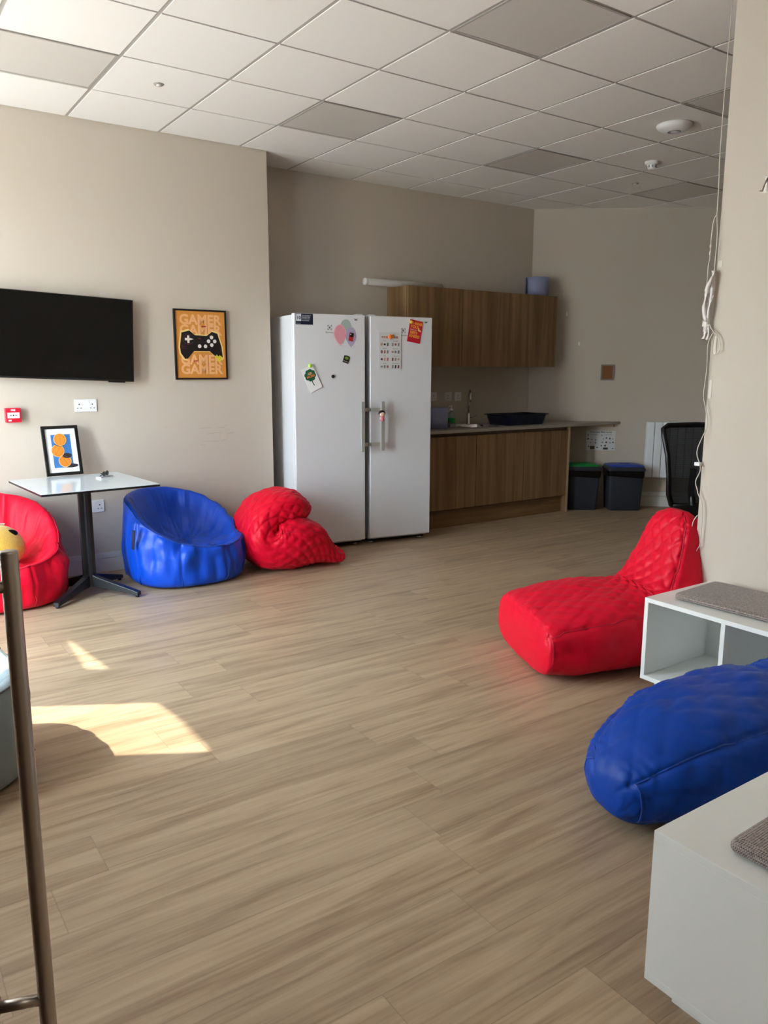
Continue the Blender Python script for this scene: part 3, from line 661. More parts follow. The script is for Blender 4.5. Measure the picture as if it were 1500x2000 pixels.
MB().box(-0.018, 0.018, -0.004, 0, -0.032, 0.032).build('body', M_pred, rm, bevel=0.001); MB().box(-0.016, 0.016, -0.0045, -0.004, 0.0, 0.030).build('picture', M_pblack, rm)
MB().box(-0.012, -0.004, -0.0049, -0.0045, 0.014, 0.024).build('picture_spot', M_pwhite, rm)
gm = door_item('green_fridge_magnet', 'small green and black picture magnet on the left fridge door', 'magnet', LB, RL, 0.428, 1.497, 0.3)
MB().prism([(-0.024, -0.028), (0.024, -0.028), (0.026, 0.022), (0.012, 0.030), (-0.006, 0.030), (-0.024, 0.024)], -0.004, 0).build('body', M_pblack, gm, bevel=0.001)
MB().prism(circle(0.0, 0.010, 0.017, rz=0.012), -0.0046, -0.004).build('picture', mat('leaf_green', '#6f8f35', 0.5), gm)
text('lettering', 'IRELAND', 0.010, 0, -0.017, M_pwhite, gm, y=-0.0044)
bk_ = door_item('black_fridge_magnet', 'small round black magnet alone on the left fridge door', 'magnet', LB, RL, 0.315, 1.367)
MB().lathe([(0.001, 0), (0.013, 0), (0.0135, 0.006), (0.011, 0.009), (0.001, 0.0095)], n=24, M=Matrix.Rotation(PI/2, 4, 'X')).build('body', M_black, bk_)
sc_ = door_item('shamrock_card', 'white card with a dark green four-leaf clover on the left fridge', 'card', LB, RL, 0.137, 1.350, -0.44, off=0.006)
MB().box(-0.052, 0.052, -0.003, 0, -0.094, 0.094).build('card', M_paperw, sc_)
clo = MB(); M_clov = mat('clover_green', '#12603f', 0.55)
for a in range(4):
    q = a*PI/2 + 0.785
    for s_ in (-0.42, 0.42): clo.prism(circle(0.030*math.cos(q+s_), 0.028+0.030*math.sin(q+s_), 0.0175, 20), -0.0036-0.0001*a, -0.003)
clo.prism(circle(0, 0.028, 0.026, 20), -0.0041, -0.003)
clo.prism([(-0.002, 0.0), (0.004, 0.0), (-0.002, -0.03), (0.002, -0.055), (-0.005, -0.056), (-0.009, -0.03)], -0.0036, -0.003)
clo.build('clover', M_clov, sc_)
text('lettering', 'ASK', 0.022, 0.002, 0.040, M_plet, sc_, y=-0.0044, bold=0.0006, rot=0.1); text('lettering', 'MORE', 0.024, 0.0, 0.018, mat('text_orange', '#dd7a3a', 0.6), sc_, y=-0.0044, bold=0.0008, rot=0.1)
gb = door_item('lime_fridge_magnet', 'round lime green magnet pinning the clover card', 'magnet', LB, RL, 0.122, 1.448, off=0.0095)
MB().sphere((0, -0.010, 0), 0.0155, (1, 0.62, 1), 20, 12).build('body', mat('lime_plastic', '#b6e052', 0.35), gb)

# right fridge
ch = door_item('food_chart', 'white pictorial food chart on the right fridge door', 'chart', RB, RR_, 0.173, 1.565, off=0.004)
MB().box(-0.097, 0.097, -0.0012, 0, -0.146, 0.146).build('sheet', M_chartp, ch)
M_txt = mat('chart_ink', '#6b5552', 0.6); M_txo = mat('chart_title_ink', '#a8562d', 0.6)
text('title', 'FOOD', 0.021, -0.046, 0.106, M_txo, ch, y=-0.0016, bold=0.0008); text('title', 'STORAGE', 0.021, 0.030, 0.106, M_txo, ch, y=-0.0016, bold=0.0008, sx=0.85)
caps = [('Fruit', 'Baked goods'), ('Vegetables', 'Dairy products'), ('Meat', 'Canned foods'), ('Leftovers', 'Snacks and drinks')]
cols = ['#b8736f', '#9a6a72', '#7c2449', '#b98f6d', '#8d8a85', '#7b7a90', '#6a6d6a', '#2e2a2f', '#c69d80', '#7a4a44']
rnd = random.Random(4)
for r_ in range(4):
    for c_ in range(2):
        x0, z0 = -0.048+0.096*c_, 0.078-0.058*r_
        text('caption', caps[r_][c_], 0.0085, x0, z0, M_txt, ch, y=-0.0016)
        for q in range(3):
            cc = mat('chart_ink', cols[rnd.randrange(len(cols))], 0.6); xx = x0-0.026+0.026*q
            if rnd.random() < 0.5: sheet_poly(circle(xx, z0-0.026, 0.010, 14, rz=0.007+0.007*rnd.random()), -0.0012, cc, 'pictogram', ch)
            else: sheet_poly([(xx-0.008, z0-0.040), (xx+0.007, z0-0.038), (xx+0.009, z0-0.016), (xx-0.002, z0-0.012), (xx-0.006, z0-0.020)], -0.0012, cc, 'pictogram', ch)
om = door_item('orange_fridge_magnet', 'orange round magnet over the title of the food chart', 'magnet', RB, RR_, 0.178, 1.676, off=0.0062)
MB().sphere((-0.008, -0.006, 0), 0.019, (1, 0.42, 1), 20, 12).build('body', mat('orange_plastic', '#f0803c', 0.4), om); MB().sphere((0.016, -0.006, 0.004), 0.014, (1, 0.42, 1), 16, 10).build('segment', mat('orange_dark_plastic', '#c9762f', 0.4), om)
tk = door_item('thank_you_card', 'red thank-you card with yellow lettering on the right fridge', 'card', RB, RR_, 0.397, 1.722, 0.17)
M_cardred = mat('card_red', '#c81a30', 0.5); M_cy = mat('card_yellow', '#f0a53a', 0.5)
MB().box(-0.059, 0.059, -0.003, 0, -0.088, 0.088).build('card', M_cardred, tk)
text('lettering', 'THANK', 0.031, 0.006, 0.062, M_cy, tk, y=-0.0034, bold=0.001); text('lettering', 'YOU!', 0.031, -0.012, 0.034, M_cy, tk, y=-0.0034, bold=0.001)
text('lettering', "You're the", 0.014, -0.018, 0.011, M_pwhite, tk, y=-0.0034); text('lettering', "BEE'S", 0.030, -0.012, -0.012, M_cy, tk, y=-0.0034, bold=0.001); text('lettering', 'KNEES!', 0.030, 0.0, -0.040, M_cy, tk, y=-0.0034, bold=0.001)
bee = MB(); bee.prism(circle(0.034, 0.014, 0.011, 16, rz=0.007), -0.0038, -0.003); bee.prism(circle(0.028, 0.024, 0.006, 12, rz=0.009), -0.0038, -0.003); bee.prism(circle(0.046, 0.010, 0.005, 12, rz=0.008), -0.0036, -0.003)
bee.build('bee_drawing', M_pcream, tk)
ym = door_item('yellow_fridge_magnet', 'round yellow magnet on the corner of the red thank-you card', 'magnet', RB, RR_, 0.358, 1.795, off=0.0045)
MB().sphere((0, -0.007, 0), 0.015, (1, 0.5, 1), 20, 12).build('body', mat('yellow_plastic', '#f0bf3a', 0.35), ym)
dolly = door_item('doll_charm', 'small doll charm with black hair and pink dress on the right fridge handle', 'doll', RB, RR_, 0.066, 1.060, off=0.085)
M_skin = mat('doll_skin', '#f3cdb8', 0.5); M_hair = mat('doll_hair', '#1a1014', 0.5); M_dress = mat('doll_dress', '#d9808c', 0.5)
MB().sphere((0, 0, 0.012), 0.022, (1.15, 0.7, 0.95), 20, 12).build('head', M_skin, dolly)
MB().sphere((0, 0.006, 0.017), 0.025, (1.2, 0.75, 1.0), 20, 12).build('hair', M_hair, dolly)
MB().lathe([(0.001, -0.045), (0.017, -0.043), (0.016, -0.025), (0.009, -0.008), (0.001, -0.006)], n=20).build('dress', M_dress, dolly)
for s_ in (-1, 1): MB().sphere((s_*0.015, -0.002, -0.022), 0.006, (0.8, 0.8, 1.5), 10, 8).build('arm', M_skin, dolly)
for s_ in (-1, 1): MB().sphere((s_*0.009, -0.0155, 0.012), 0.0022, (1, 0.5, 1.2), 8, 6).build('eye', M_hair, dolly)
MB().tube([(0, 0.006, 0.040), (0.002, 0.012, 0.050), (0, 0.022, 0.048)], 0.0012, 6).build('loop', M_cy, dolly)

# ------------------------------------------------------------------ kitchen
M_gapd = mat('door_gap_shade', '#2a1e14', 0.7)  # dark sheet behind the doors: shade of the gaps put into colour
def wall_unit(label, x0, x1):
    t = thing('wall_cabinet', label, 'cabinet', (x0, 0.0, 1.45), 0, 'oak wall cabinets over the sink')
    wd = x1-x0
    MB().box(0, wd, 0.10, 0.398, 0, 0.69).build('body', M_oak, t); MB().box(0, wd, 0.0985, 0.10, 0.004, 0.686).build('gap_shade_sheet', M_gapd, t)
    MB().box(0.003, wd-0.003, 0.08, 0.0985, 0.0, 0.69).build('door', M_oak, t, bevel=0.001)
wall_unit('oak wall cabinet over the right fridge, its left side showing', 2.78, 3.402)
wall_unit('middle of the three oak wall cabinets over the worktop', 3.404, 4.008)
wall_unit('oak wall cabinet under the blue paper roll, nearest the corner', 4.010, 4.632)
def base_unit(label, x0, x1, top=0.70):
    t = thing('base_cabinet', label, 'cabinet', (x0, 0.0, 0.165), 0, 'oak base cabinets under the worktop')
    wd = x1-x0
    MB().box(0, wd, -0.150, 0.395, 0, top).build('body', M_oak, t); MB().box(0, wd, -0.1515, -0.150, 0.0, 0.67).build('gap_shade_sheet', M_gapd, t)
    MB().box(0.0035, wd-0.0035, -0.172, -0.1515, 0.008, 0.668).build('door', M_oak, t, bevel=0.001)
    MB().box(0, wd, -0.160, -0.150, 0.672, 0.70).build('grip_rail', mat('dark_rail', '#4c3826', 0.5), t)['label'] = 'dark recessed grip rail'
base_unit('oak base cabinet beside the right fridge', 2.782, 3.385)
base_unit('middle oak base cabinet, under the tap', 3.387, 3.990, 0.56)
base_unit('oak base cabinet nearest the bins', 3.992, 4.585)
tag(MB().box(2.782, 4.586, -0.115, -0.099, 0.0, 0.163).build('plinth', M_oakh), 'long oak plinth board under the base cabinets', 'plinth')
ep = thing('end_panel', 'oak end panel with pale front edge between cabinets and bins', 'panel', (4.588, 0, 0))
MB().box(0, 0.022, -0.182, 0.33, 0, 0.864).build('board', M_oak, ep); MB().box(0, 0.022, -0.186, -0.182, 0, 0.864).build('edging', M_edge, ep)['label'] = 'pale front edging'
wt = MB(); z0, z1 = 0.866, 0.893; F = -0.215
wt.box(2.76, 3.40, F, 0.398, z0, z1); wt.box(3.40, 3.76, F, -0.07, z0, z1); wt.box(3.40, 3.76, 0.28, 0.398, z0, z1)
sE = (0.376-F)/0.63
wt.prism([(3.76, F), (OB0.x+0.776*sE, F), (4.572, 0.396), (3.76, 0.398)], z0, z1, axis='z')
tag(wt.build('worktop', M_top, bevel=0.002), 'long pale laminate worktop ending in a point on the back wall', 'worktop')
bt = thing('support_batten', 'short pine batten under the worktop end on the back wall', 'batten', ob(0.72, 0.835), OBA)
MB().box(0, 0.17, -0.022, -0.0005, 0, 0.030).build('batten', M_edge, bt); MB().box(0.145, 0.153, -0.0225, -0.022, 0.004, 0.026).build('notch', M_hole, bt)
snk = thing('sink', 'stainless steel sink set into the worktop beside the tap', 'sink', (3.58, 0.105, 0.893))
sm = MB(); sm.box(-0.20, 0.20, -0.195, -0.165, -0.001, 0.003); sm.box(-0.20, 0.20, 0.165, 0.195, -0.001, 0.003); sm.box(-0.20, -0.17, -0.165, 0.165, -0.001, 0.003); sm.box(0.17, 0.20, -0.165, 0.165, -0.001, 0.003)
sm.build('rim', M_chrome, snk)
bw = MB(); V = [(-0.17, -0.165), (0.17, -0.165), (0.17, 0.165), (-0.17, 0.165)]
bw.rings([[Vector((x*s_, y*s_, z)) for x, y in V] for s_, z in ((1, 0.0), (0.97, -0.02), (0.93, -0.15))], False, True); bw.build('bowl', M_chrome, snk)
tp = thing('tap', 'tall chrome swan-neck tap behind the sink', 'tap', (3.70, 0.315, 0.893), -0.60)
q = MB(); q.lathe([(0.002, 0), (0.026, 0), (0.026, 0.006), (0.019, 0.012), (0.018, 0.10), (0.012, 0.115), (0.002, 0.115)])
pts = [(0, 0, 0.11), (0, 0, 0.20), (0, 0, 0.27)] + [(0, -0.06+0.06*math.cos(a*PI/10), 0.27+0.06*math.sin(a*PI/10)) for a in range(1, 10)] + [(0, -0.12, 0.26), (0, -0.122, 0.215)]
q.tube(pts, 0.011, 14); q.build('spout', M_chrome, tp)
MB().tube([(0.015, 0, 0.07), (0.035, -0.002, 0.074), (0.075, -0.01, 0.092)], [0.011, 0.009, 0.006], 12).build('lever', M_chrome, tp)
tubt = thing('washing_up_bowl', 'dark navy plastic washing-up bowl on the worktop right of the tap', 'bowl', (4.10, 0.06, 0.894), 0.02)
def rrect(w_, d_, r, z, n=5):
    P = []
    for cx, cy, a in ((w_/2-r, d_/2-r, 0), (-w_/2+r, d_/2-r, 90), (-w_/2+r, -d_/2+r, 180), (w_/2-r, -d_/2+r, 270)):
        for k in range(n+1):
            t = math.radians(a+90*k/n); P.append(Vector((cx+r*math.cos(t), cy+r*math.sin(t), z)))
    return P
MB().rings([rrect(.50, .27, .04, 0), rrect(.51, .28, .045, .004), rrect(.555, .315, .05, .088), rrect(.56, .32, .05, .094), rrect(.53, .29, .05, .092), rrect(.49, .26, .045, .008)], True, True).build('basin', M_navy, tubt)
MB().rings([rrect(.56, .32, .05, .094), rrect(.60, .355, .055, .096), rrect(.60, .355, .055, .102), rrect(.555, .315, .05, .102)], False, False).build('rim', M_navy, tubt)
for (lx, ly, lz, lab, r_, h_, flap) in ((3.075, 0.05, 0.894, 'blue paper roll standing on the worktop beside the right fridge', 0.115, 0.185, False), (4.495, 0.24, 2.1415, 'blue paper roll standing on top of the wall cabinets', 0.118, 0.185, True)):
    t = thing('paper_roll', lab, 'paper roll', (lx, ly, lz), -0.4, 'blue paper rolls')
    MB().lathe([(0.03, 0.0), (r_, 0.0), (r_+0.001, h_/2), (r_, h_), (0.03, h_), (0.028, h_-0.02)], n=40).build('paper', M_roll, t, bevel=0)
    MB().lathe([(0.020, 0.002), (0.028, 0.002), (0.028, h_-0.001), (0.020, h_-0.001)], n=24).build('core', M_edge, t)
    if flap:
        a = [(-r_-0.001, 0.0), (-r_-0.012, -0.03), (-r_-0.03, -0.065)]
        m_ = MB(); m_.rings([[Vector((x, y, z)) for x, y in a] for z in (0.001, 0.06, h_-0.01)], False, False, closed=False); o = m_.build('loose_sheet', M_roll, t)
        so = o.modifiers.new('s', 'SOLIDIFY'); so.thickness = 0.002
tbx = thing('cardboard_tube', 'long pale tube lying on the wall cabinets, sticking out left', 'tube', (2.475, 0.30, 2.1705))
MB().tube([(0, 0, 0), (0.85, 0.0, 0)], 0.029, 28).build('tube', mat('tube_card', '#c9c4bd', 0.55), tbx)
MB().tube([(-0.006, 0, 0), (0.02, 0, 0)], 0.0302, 28).build('cap', M_white_p, tbx)
sb = thing('soap_bottle', 'clear pump soap bottle with green label beside the sink', 'bottle', (3.305, 0.10, 0.894))
M_clear = mat('clear_plastic', '#cfd8d2', 0.15, trans=0.75)
MB().lathe([(0.002, 0.0), (0.036, 0.0), (0.038, 0.01), (0.038, 0.10), (0.032, 0.125), (0.014, 0.145), (0.013, 0.155), (0.002, 0.155)], n=32).build('body', M_clear, sb)
MB().lathe([(0.0385, 0.035), (0.0390, 0.037), (0.0390, 0.083), (0.0385, 0.085)], n=32).build('label', M_green, sb)
pq = MB(); pq.lathe([(0.002, 0.152), (0.015, 0.152), (0.015, 0.168), (0.005, 0.170), (0.005, 0.190), (0.010, 0.192), (0.010, 0.200), (0.002, 0.201)]); pq.tube([(0, 0, 0.196), (-0.03, -0.01, 0.195), (-0.042, -0.013, 0.188)], 0.0045, 10); pq.build('pump', M_white_p, sb)
sp = thing('scrubbing_sponge', 'small dark sponge standing between blue roll and soap bottle', 'sponge', (3.235, 0.06, 0.894), 0.3)
MB().box(-0.022, 0.022, -0.012, 0.006, 0, 0.055).build('foam', mat('dark_foam', '#23262a', 0.9), sp, bevel=0.004); MB().box(-0.022, 0.022, 0.006, 0.012, 0, 0.055).build('scourer', M_black, sp)
socket('white wall socket nearest the right fridge, above the worktop', 0, 0, False, (3.318, 0.40, 1.165))
socket('middle white wall socket above the soap bottle', 0, 0, False, (3.502, 0.40, 1.163))
socket('white wall socket nearest the tap, above the worktop', 0, 0, False, (3.625, 0.40, 1.162))

# ------------------------------------------------------------------ oblique back wall
vp = thing('wall_frame', 'small grey-framed brown square panel on the back wall', 'frame', ob(0.775, 1.317), OBA)
frame(vp, 0.135, 0.160, 0.014, 0.014, mat('grey_frame', '#8b8781', 0.5)); MB().box(-0.056, 0.056, -0.007, -0.001, 0.012, 0.148).build('panel', mat('brown_panel', '#8a5a33', 0.6), vp)
rp = thing('recycling_notice', 'white recycling notice on the back wall above the green bin', 'notice', ob(0.742, 0.588), OBA)
M_ink = mat('notice_ink', '#3b3a40', 0.6); M_inkg = mat('notice_ink_pale', '#8b8a90', 0.6); M_inkb = mat('notice_brown', '#5a5230', 0.6)
MB().box(-0.15, 0.15, -0.0012, 0, 0, 0.205).build('sheet', mat('notice_paper', '#d9d9d9', 0.6), rp)
text('title', 'General waste  Mixed recycling', 0.0175, 0.0, 0.192, M_ink, rp, y=-0.0016, bold=0.0006)
text('heading', 'General waste', 0.012, -0.07, 0.166, M_ink, rp, y=-0.0016); text('heading', 'Mixed recycling', 0.012, 0.08, 0.164, M_ink, rp, y=-0.0016)
rnd = random.Random(8)
for (x, z) in [(-.13, .16), (.012, .158), (-.13, .12), (-.09, .115), (-.05, .11), (-.10, .08), (-.05, .08), (-.12, .04), (.03, .12), (.06, .13), (.095, .125), (.125, .12), (.02, .085), (.06, .085), (.10, .08), (.13, .085), (.01, .05), (.05, .05), (.13, .02), (-.03, .03)]:
    sheet_poly(circle(x, z, 0.006+0.004*rnd.random(), 9, rz=0.006+0.005*rnd.random()), -0.0012, M_inkg if rnd.random() < .5 else M_ink, 'pictogram', rp)
sheet_poly([(-.105, .01), (-.06, .01), (-.06, .045), (-.105, .045)], -0.0012, M_inkb, 'bin_pictogram', rp); sheet_poly([(.03, .008), (.08, .008), (.08, .03), (.03, .03)], -0.0012, M_ink, 'bin_pictogram', rp)
for s_, z, lab in ((0.336, 1.985, 'tiny white adhesive hook high on the back wall by the cabinets'), (0.474, 1.685, 'tiny white adhesive hook lower on the back wall above the brown panel')):
    t = thing('adhesive_hook', lab, 'hook', ob(s_, z), OBA)
    MB().box(-0.007, 0.007, -0.003, -0.0003, -0.018, 0.018).build('pad', M_white_p, t, bevel=0.001); MB().tube([(0, -0.003, 0.0), (0, -0.012, -0.010), (0, -0.016, -0.004)], 0.002, 8).build('hook', M_white_p, t)
# radiator
rd = thing('radiator', 'white ribbed electric radiator on the back wall behind the office chair', 'radiator', ob(1.19, 0.32), OBA)
RN = 12; rw = 0.0785
MB().box(0.012, RN*rw-0.012, -0.085, -0.035, 0.006, 0.569).build('body', mat('radiator_gap_shade', '#2e3034', 0.5), rd)  # body coloured dark to stand in for shade between the ribs
for k in range(RN):
    MB().box(k*rw+0.003, (k+1)*rw-0.003, -0.105, -0.030, 0.0, 0.575).build('rib', M_rad, rd, bevel=0.006)
MB().box(0.54, 0.62, -0.112, -0.105, 0.50, 0.53).build('control_slot', M_gasket, rd, bevel=0.002)
MB().box(0.1, RN*rw-0.1, -0.035, -0.0005, 0.1, 0.5).build('wall_bracket', M_rad, rd)
# bins
def bin_(label, x, y, rz, wd, lidm, group):
    t = thing('waste_bin', label, 'bin', (x, y, 0), rz, group)
    dp = 0.245
    def rr(w_, d_, z, r=0.03):
        return [v + Vector((wd/2, dp/2, 0)) for v in rrect(w_, d_, r, z)]
    MB().rings([rr(wd-0.02, dp-0.02, 0.0), rr(wd-0.005, dp-0.005, 0.006), rr(wd+0.035, dp+0.03, 0.415)], True, False).build('body', M_bin, t)
    m = MB(); R = []
    for z, g_ in ((0.345, 0.030), (0.36, 0.040), (0.385, 0.044), (0.41, 0.047), (0.425, 0.046), (0.432, 0.03)):
        ring = rr(wd+g_, dp+g_, z)
        R.append([v + Vector((0, 0, 0.022*noise.noise(v*7+Vector((x, 0, 0))))) if z < 0.40 else v for v in ring])
    m.rings(R, False, False); m.build('bin_liner', M_bag, t)
    MB().rings([rr(wd+0.052, dp+0.05, 0.410), rr(wd+0.056, dp+0.055, 0.414), rr(wd+0.056, dp+0.055, 0.430), rr(wd+0.03, dp+0.03, 0.452), rr(wd+0.02, dp+0.02, 0.452)], False, True).build('lid_frame', M_bin, t)
    MB().rings([rr(wd+0.028, dp+0.025, 0.450, .02), rr(wd+0.020, dp+0.018, 0.462, .02), rr(wd-0.10, dp-0.08, 0.474, .02)], False, True).build('lid', lidm, t)
    MB().box(wd/2-0.05, wd/2+0.05, dp/2-0.02, dp/2+0.02, 0.474, 0.479).build('lid_handle', lidm, t, bevel=0.002)
bin_('charcoal waste bin with green lid next to the cabinet end panel', 4.695, -0.118, OBA+0.06, 0.30, M_green, 'charcoal waste bins under the worktop')
bin_('charcoal waste bin with blue lid beside the radiator', 5.02, -0.375, OBA+0.05, 0.325, M_bluep, 'charcoal waste bins under the worktop')

# office chair, mostly behind the wall corner
oc = thing('office_chair', 'black mesh-backed office chair behind the wall corner', 'office chair', (3.42, -2.42, 0), math.radians(-30))
M_mesh = mat('chair_mesh', '#17181b', 0.7)
nn = M_mesh.node_tree; bb_ = nn.nodes['Principled BSDF']; t_ = nn.nodes.new('ShaderNodeTexCoord'); s_ = nn.nodes.new('ShaderNodeSeparateXYZ'); nn.links.new(t_.outputs['Object'], s_.inputs[0])
a_ = math_node(nn, 'GREATER_THAN', math_node(nn, 'FRACT', math_node(nn, 'MULTIPLY', s_.outputs['Z'], 160)), 0.42); nn.links.new(math_node(nn, 'ADD', math_node(nn, 'MULTIPLY', a_, 0.12), 0.88), bb_.inputs['Alpha'])
def back_y(z): return 0.04 - 0.10*math.sin((z-0.50)*PI/0.62)*0.7 + 0.10*(z-0.5)
outline = [(-0.15, 0.50), (-0.185, 0.58), (-0.20, 0.70), (-0.215, 0.85), (-0.235, 0.98), (-0.235, 1.025), (-0.20, 1.05), (0, 1.055), (0.20, 1.05), (0.235, 1.025), (0.235, 0.98), (0.215, 0.85), (0.20, 0.70), (0.185, 0.58), (0.15, 0.50)]
MB().tube([(x, back_y(z), z) for x, z in outline] + [(0, back_y(.49), .49), (-0.15, back_y(.5), .50)], 0.018, 12).build('back_frame', M_black, oc)
m = MB(); G = []
for z, hw in ((0.50, .15), (0.58, .185), (0.70, .20), (0.85, .215), (0.98, .235), (1.045, .225)): G.append([Vector((hw*(2*k/10-1), back_y(z)+0.02*(1-abs(2*k/10-1)), z)) for k in range(11)])
m.rings(G, False, False, closed=False); m.build('mesh_back', M_mesh, oc)
MB().rings([[v + Vector((0, -0.26, 0)) for v in rrect(a, b, .10, z)] for a, b, z in ((.42, .42, .44), (.48, .48, .455), (.49, .49, .485), (.46, .46, .505), (.36, .36, .510))]).build('seat', M_black, oc)
sp_ = MB(); sp_.tube([(0, 0.06, 0.75), (0, 0.075, 0.6), (0, 0.02, 0.44), (0, -0.2, 0.43)], 0.022, 12); sp_.build('spine', M_black, oc)
MB().tube([(0, -0.26, 0.44), (0, -0.26, 0.10)], 0.026, 16).build('gas_column', M_black, oc)
for a in range(5):
    c, s1 = math.cos(a*2*PI/5+0.3), math.sin(a*2*PI/5+0.3)
    l = MB().tube([(0.02*c, -0.26+0.02*s1, 0.11), (0.29*c, -0.26+0.29*s1, 0.075)], [0.024, 0.014], 10).build('base_leg', M_black, oc)
    MB().lathe([(0.002, -0.02), (0.025, -0.02), (0.026, 0), (0.025, 0.02), (0.002, 0.02)], n=20, M=Matrix.Translation((0.29*c, -0.26+0.29*s1, 0.027)) @ Matrix.Rotation(PI/2, 4, 'X')).build('castor', M_black, l)

# ------------------------------------------------------------------ cube benches and pads
def cube_bench(label, loc, rz, L, D, hgt_, cells):
    """local x along the front, local -y = open front"""
    t = thing('cube_bench', label, 'bench', loc, rz); th = 0.02; zb = 0.052
    MB().box(-0.0, L, -D, 0, hgt_-th, hgt_).build('top_board', M_white, t, bevel=0.0015)
    MB().box(0.0, L, -D, 0, zb, zb+th).build('bottom_board', M_white, t, bevel=0.0015)
    for k in range(cells+1):
        x = k*(L-th)/cells; MB().box(x, x+th, -D+(0 if k in (0, cells) else 0.001), 0, zb+th, hgt_-th).build('side_board' if k in (0, cells) else 'divider', M_white, t, bevel=0.0012)
    MB().box(th, L-th, -0.012, 0, zb+th, hgt_-th).build('back_board', M_white, t)
    MB().box(0.045, L-0.045, -D+0.045, -0.02, 0.0, zb).build('plinth', M_white, t, bevel=0.001)
cube_bench('white two-step cube bench by the wall corner with grey tweed pad', (1.965, -3.487, 0), -PI/2, 1.13, 0.475, 0.430, 3)
cube_bench('white bench in the near right corner, its plain end facing the door', (1.32, -5.085, 0), PI, 1.30, 0.450, 0.424, 3)
def pad(label, loc, rz, w_, d_):
    t = thing('seat_pad', label, 'cushion', loc, rz, 'grey brown tweed seat pads')
    def rr(a, b, z, r): return rrect(a, b, r, z)
    MB().rings([rr(w_-.02, d_-.02, 0.0, .015), rr(w_-.002, d_-.002, .007, .022), rr(w_, d_, .017, .025), rr(w_-.008, d_-.008, .029, .022), rr(w_-.05, d_-.05, .034, .02)]).build('cover', M_tweed, t, sub=1)
pad('grey brown tweed seat pad on the bench by the wall corner', (1.765, -4.075, 0.431), -PI/2+0.06, 1.02, 0.345)
pad('grey brown tweed seat pad on the near right bench', (0.63, -4.925, 0.425), 0.02, 1.10, 0.335)

# ------------------------------------------------------------------ cord and hook on the wall corner
M_cord = mat('cord_white', '#d8d0c4', 0.6)
cc = thing('hanging_cord', 'thin white cord trailing down the right wall corner from the ceiling', 'cord', (1.952, -3.39, 0))
def cord(L, r=0.0022, nm='cord', m=M_cord):
    P = [Vector((x, y+3.39, z)) for x, y, z in L]; Q = []
    for i in range(len(P)-1):
        a, b, c, d = P[max(i-1, 0)], P[i], P[i+1], P[min(i+2, len(P)-1)]
        for k in range(4):
            t = k/4; Q.append(0.5*((2*b)+(c-a)*t+(2*a-5*b+4*c-d)*t*t+(3*b-3*c+d-a)*t*t*t))
    Q.append(P[-1]); MB().tube(Q, r, 8).build(nm, m, cc)
cord([(0.01, -3.385, 3.01), (0, -3.387, 2.6), (0, -3.387, 2.366), (0, -3.393, 2.215), (0, -3.394, 2.15), (0, -3.394, 2.111), (0, -3.381, 2.086), (0, -3.375, 2.01), (0, -3.376, 1.977), (0, -3.375, 1.921), (0, -3.370, 1.888), (0, -3.370, 1.832), (0, -3.364, 1.753), (0, -3.370, 1.707), (0, -3.380, 1.684), (0, -3.395, 1.64), (0, -3.407, 1.614), (0, -3.425, 1.586), (0, -3.423, 1.54), (0, -3.425, 1.50), (0, -3.438, 1.494), (0, -3.457, 1.51), (0, -3.458, 1.545), (0, -3.437, 1.585), (0, -3.417, 1.586), (0, -3.398, 1.534), (0, -3.402, 1.43), (0, -3.395, 1.317), (0, -3.405, 1.265), (0, -3.423, 1.207), (0, -3.425, 1.159), (0, -3.407, 1.117), (0, -3.385, 1.06), (0, -3.385, 1.024), (0, -3.401, 0.989), (0, -3.407, 0.953), (0, -3.387, 0.902), (0, -3.398, 0.866), (0, -3.406, 0.842), (0, -3.431, 0.797), (0, -3.436, 0.736), (0, -3.436, 0.611), (0, -3.425, 0.579), (0, -3.412, 0.55)])
cord([(0, -3.394, 2.111), (0, -3.399, 2.07), (0, -3.404, 2.02), (0, -3.404, 1.95), (0, -3.403, 1.90), (0, -3.403, 1.863)])
cord([(0, -3.412, 0.55), (0, -3.403, 0.605), (0, -3.387, 0.665), (0, -3.392, 0.71), (0, -3.410, 0.74)])
kn = MB(); kn.sphere((0.0, 0.015, 1.975), 0.006, (1, 1, 1.6), 10, 8); kn.sphere((0, 0.016, 1.945), 0.005, (1, 1, 2.4), 10, 8); kn.build('knot', M_cord, cc)
wb = thing('white_ribbon_bundle', 'bunched white ribbon strips tied to the cord at the wall corner', 'ribbon', (1.945, -3.39, 1.62))
M_rib = mat('ribbon_white', '#ece4e0', 0.5)
strips = [((0, -0.013, 0.245), (0, -0.006, 0.17), (0, 0.010, 0.09), (0, 0.012, 0.0)), ((0.004, -0.013, 0.245), (0.002, -0.012, 0.16), (-0.004, -0.004, 0.08), (0.0, 0.004, -0.02)), ((-0.008, -0.012, 0.22), (-0.012, 0.006, 0.16), (-0.012, 0.016, 0.09), (-0.006, 0.004, 0.02)),
          ((0, 0.004, 0.0), (0, 0.008, -0.03), (0, 0.012, -0.055)), ((0.003, -0.004, 0.01), (0.003, -0.008, -0.03), (0.003, -0.006, -0.06))]
for i, s_ in enumerate(strips):
    m = MB(); wd_ = (0.011, 0.012, 0.010, 0.010, 0.008)[i]; R = []
    P = [Vector(p) for p in s_]; Q = []
    for a in range(len(P)-1):
        for k in range(4): Q.append(P[a].lerp(P[a+1], k/4))
    Q.append(P[-1])
    for k, p in enumerate(Q):
        a = 0.6*math.sin(k*0.9+i); dx, dy = math.sin(a)*wd_, math.cos(a)*wd_; tt = 0.0025
        R.append([p+Vector((dx, dy, 0)), p+Vector((tt, 0, 0)), p-Vector((dx, dy, 0)), p-Vector((tt, 0, 0))])
    m.rings(R); m.build('ribbon', M_rib, wb)
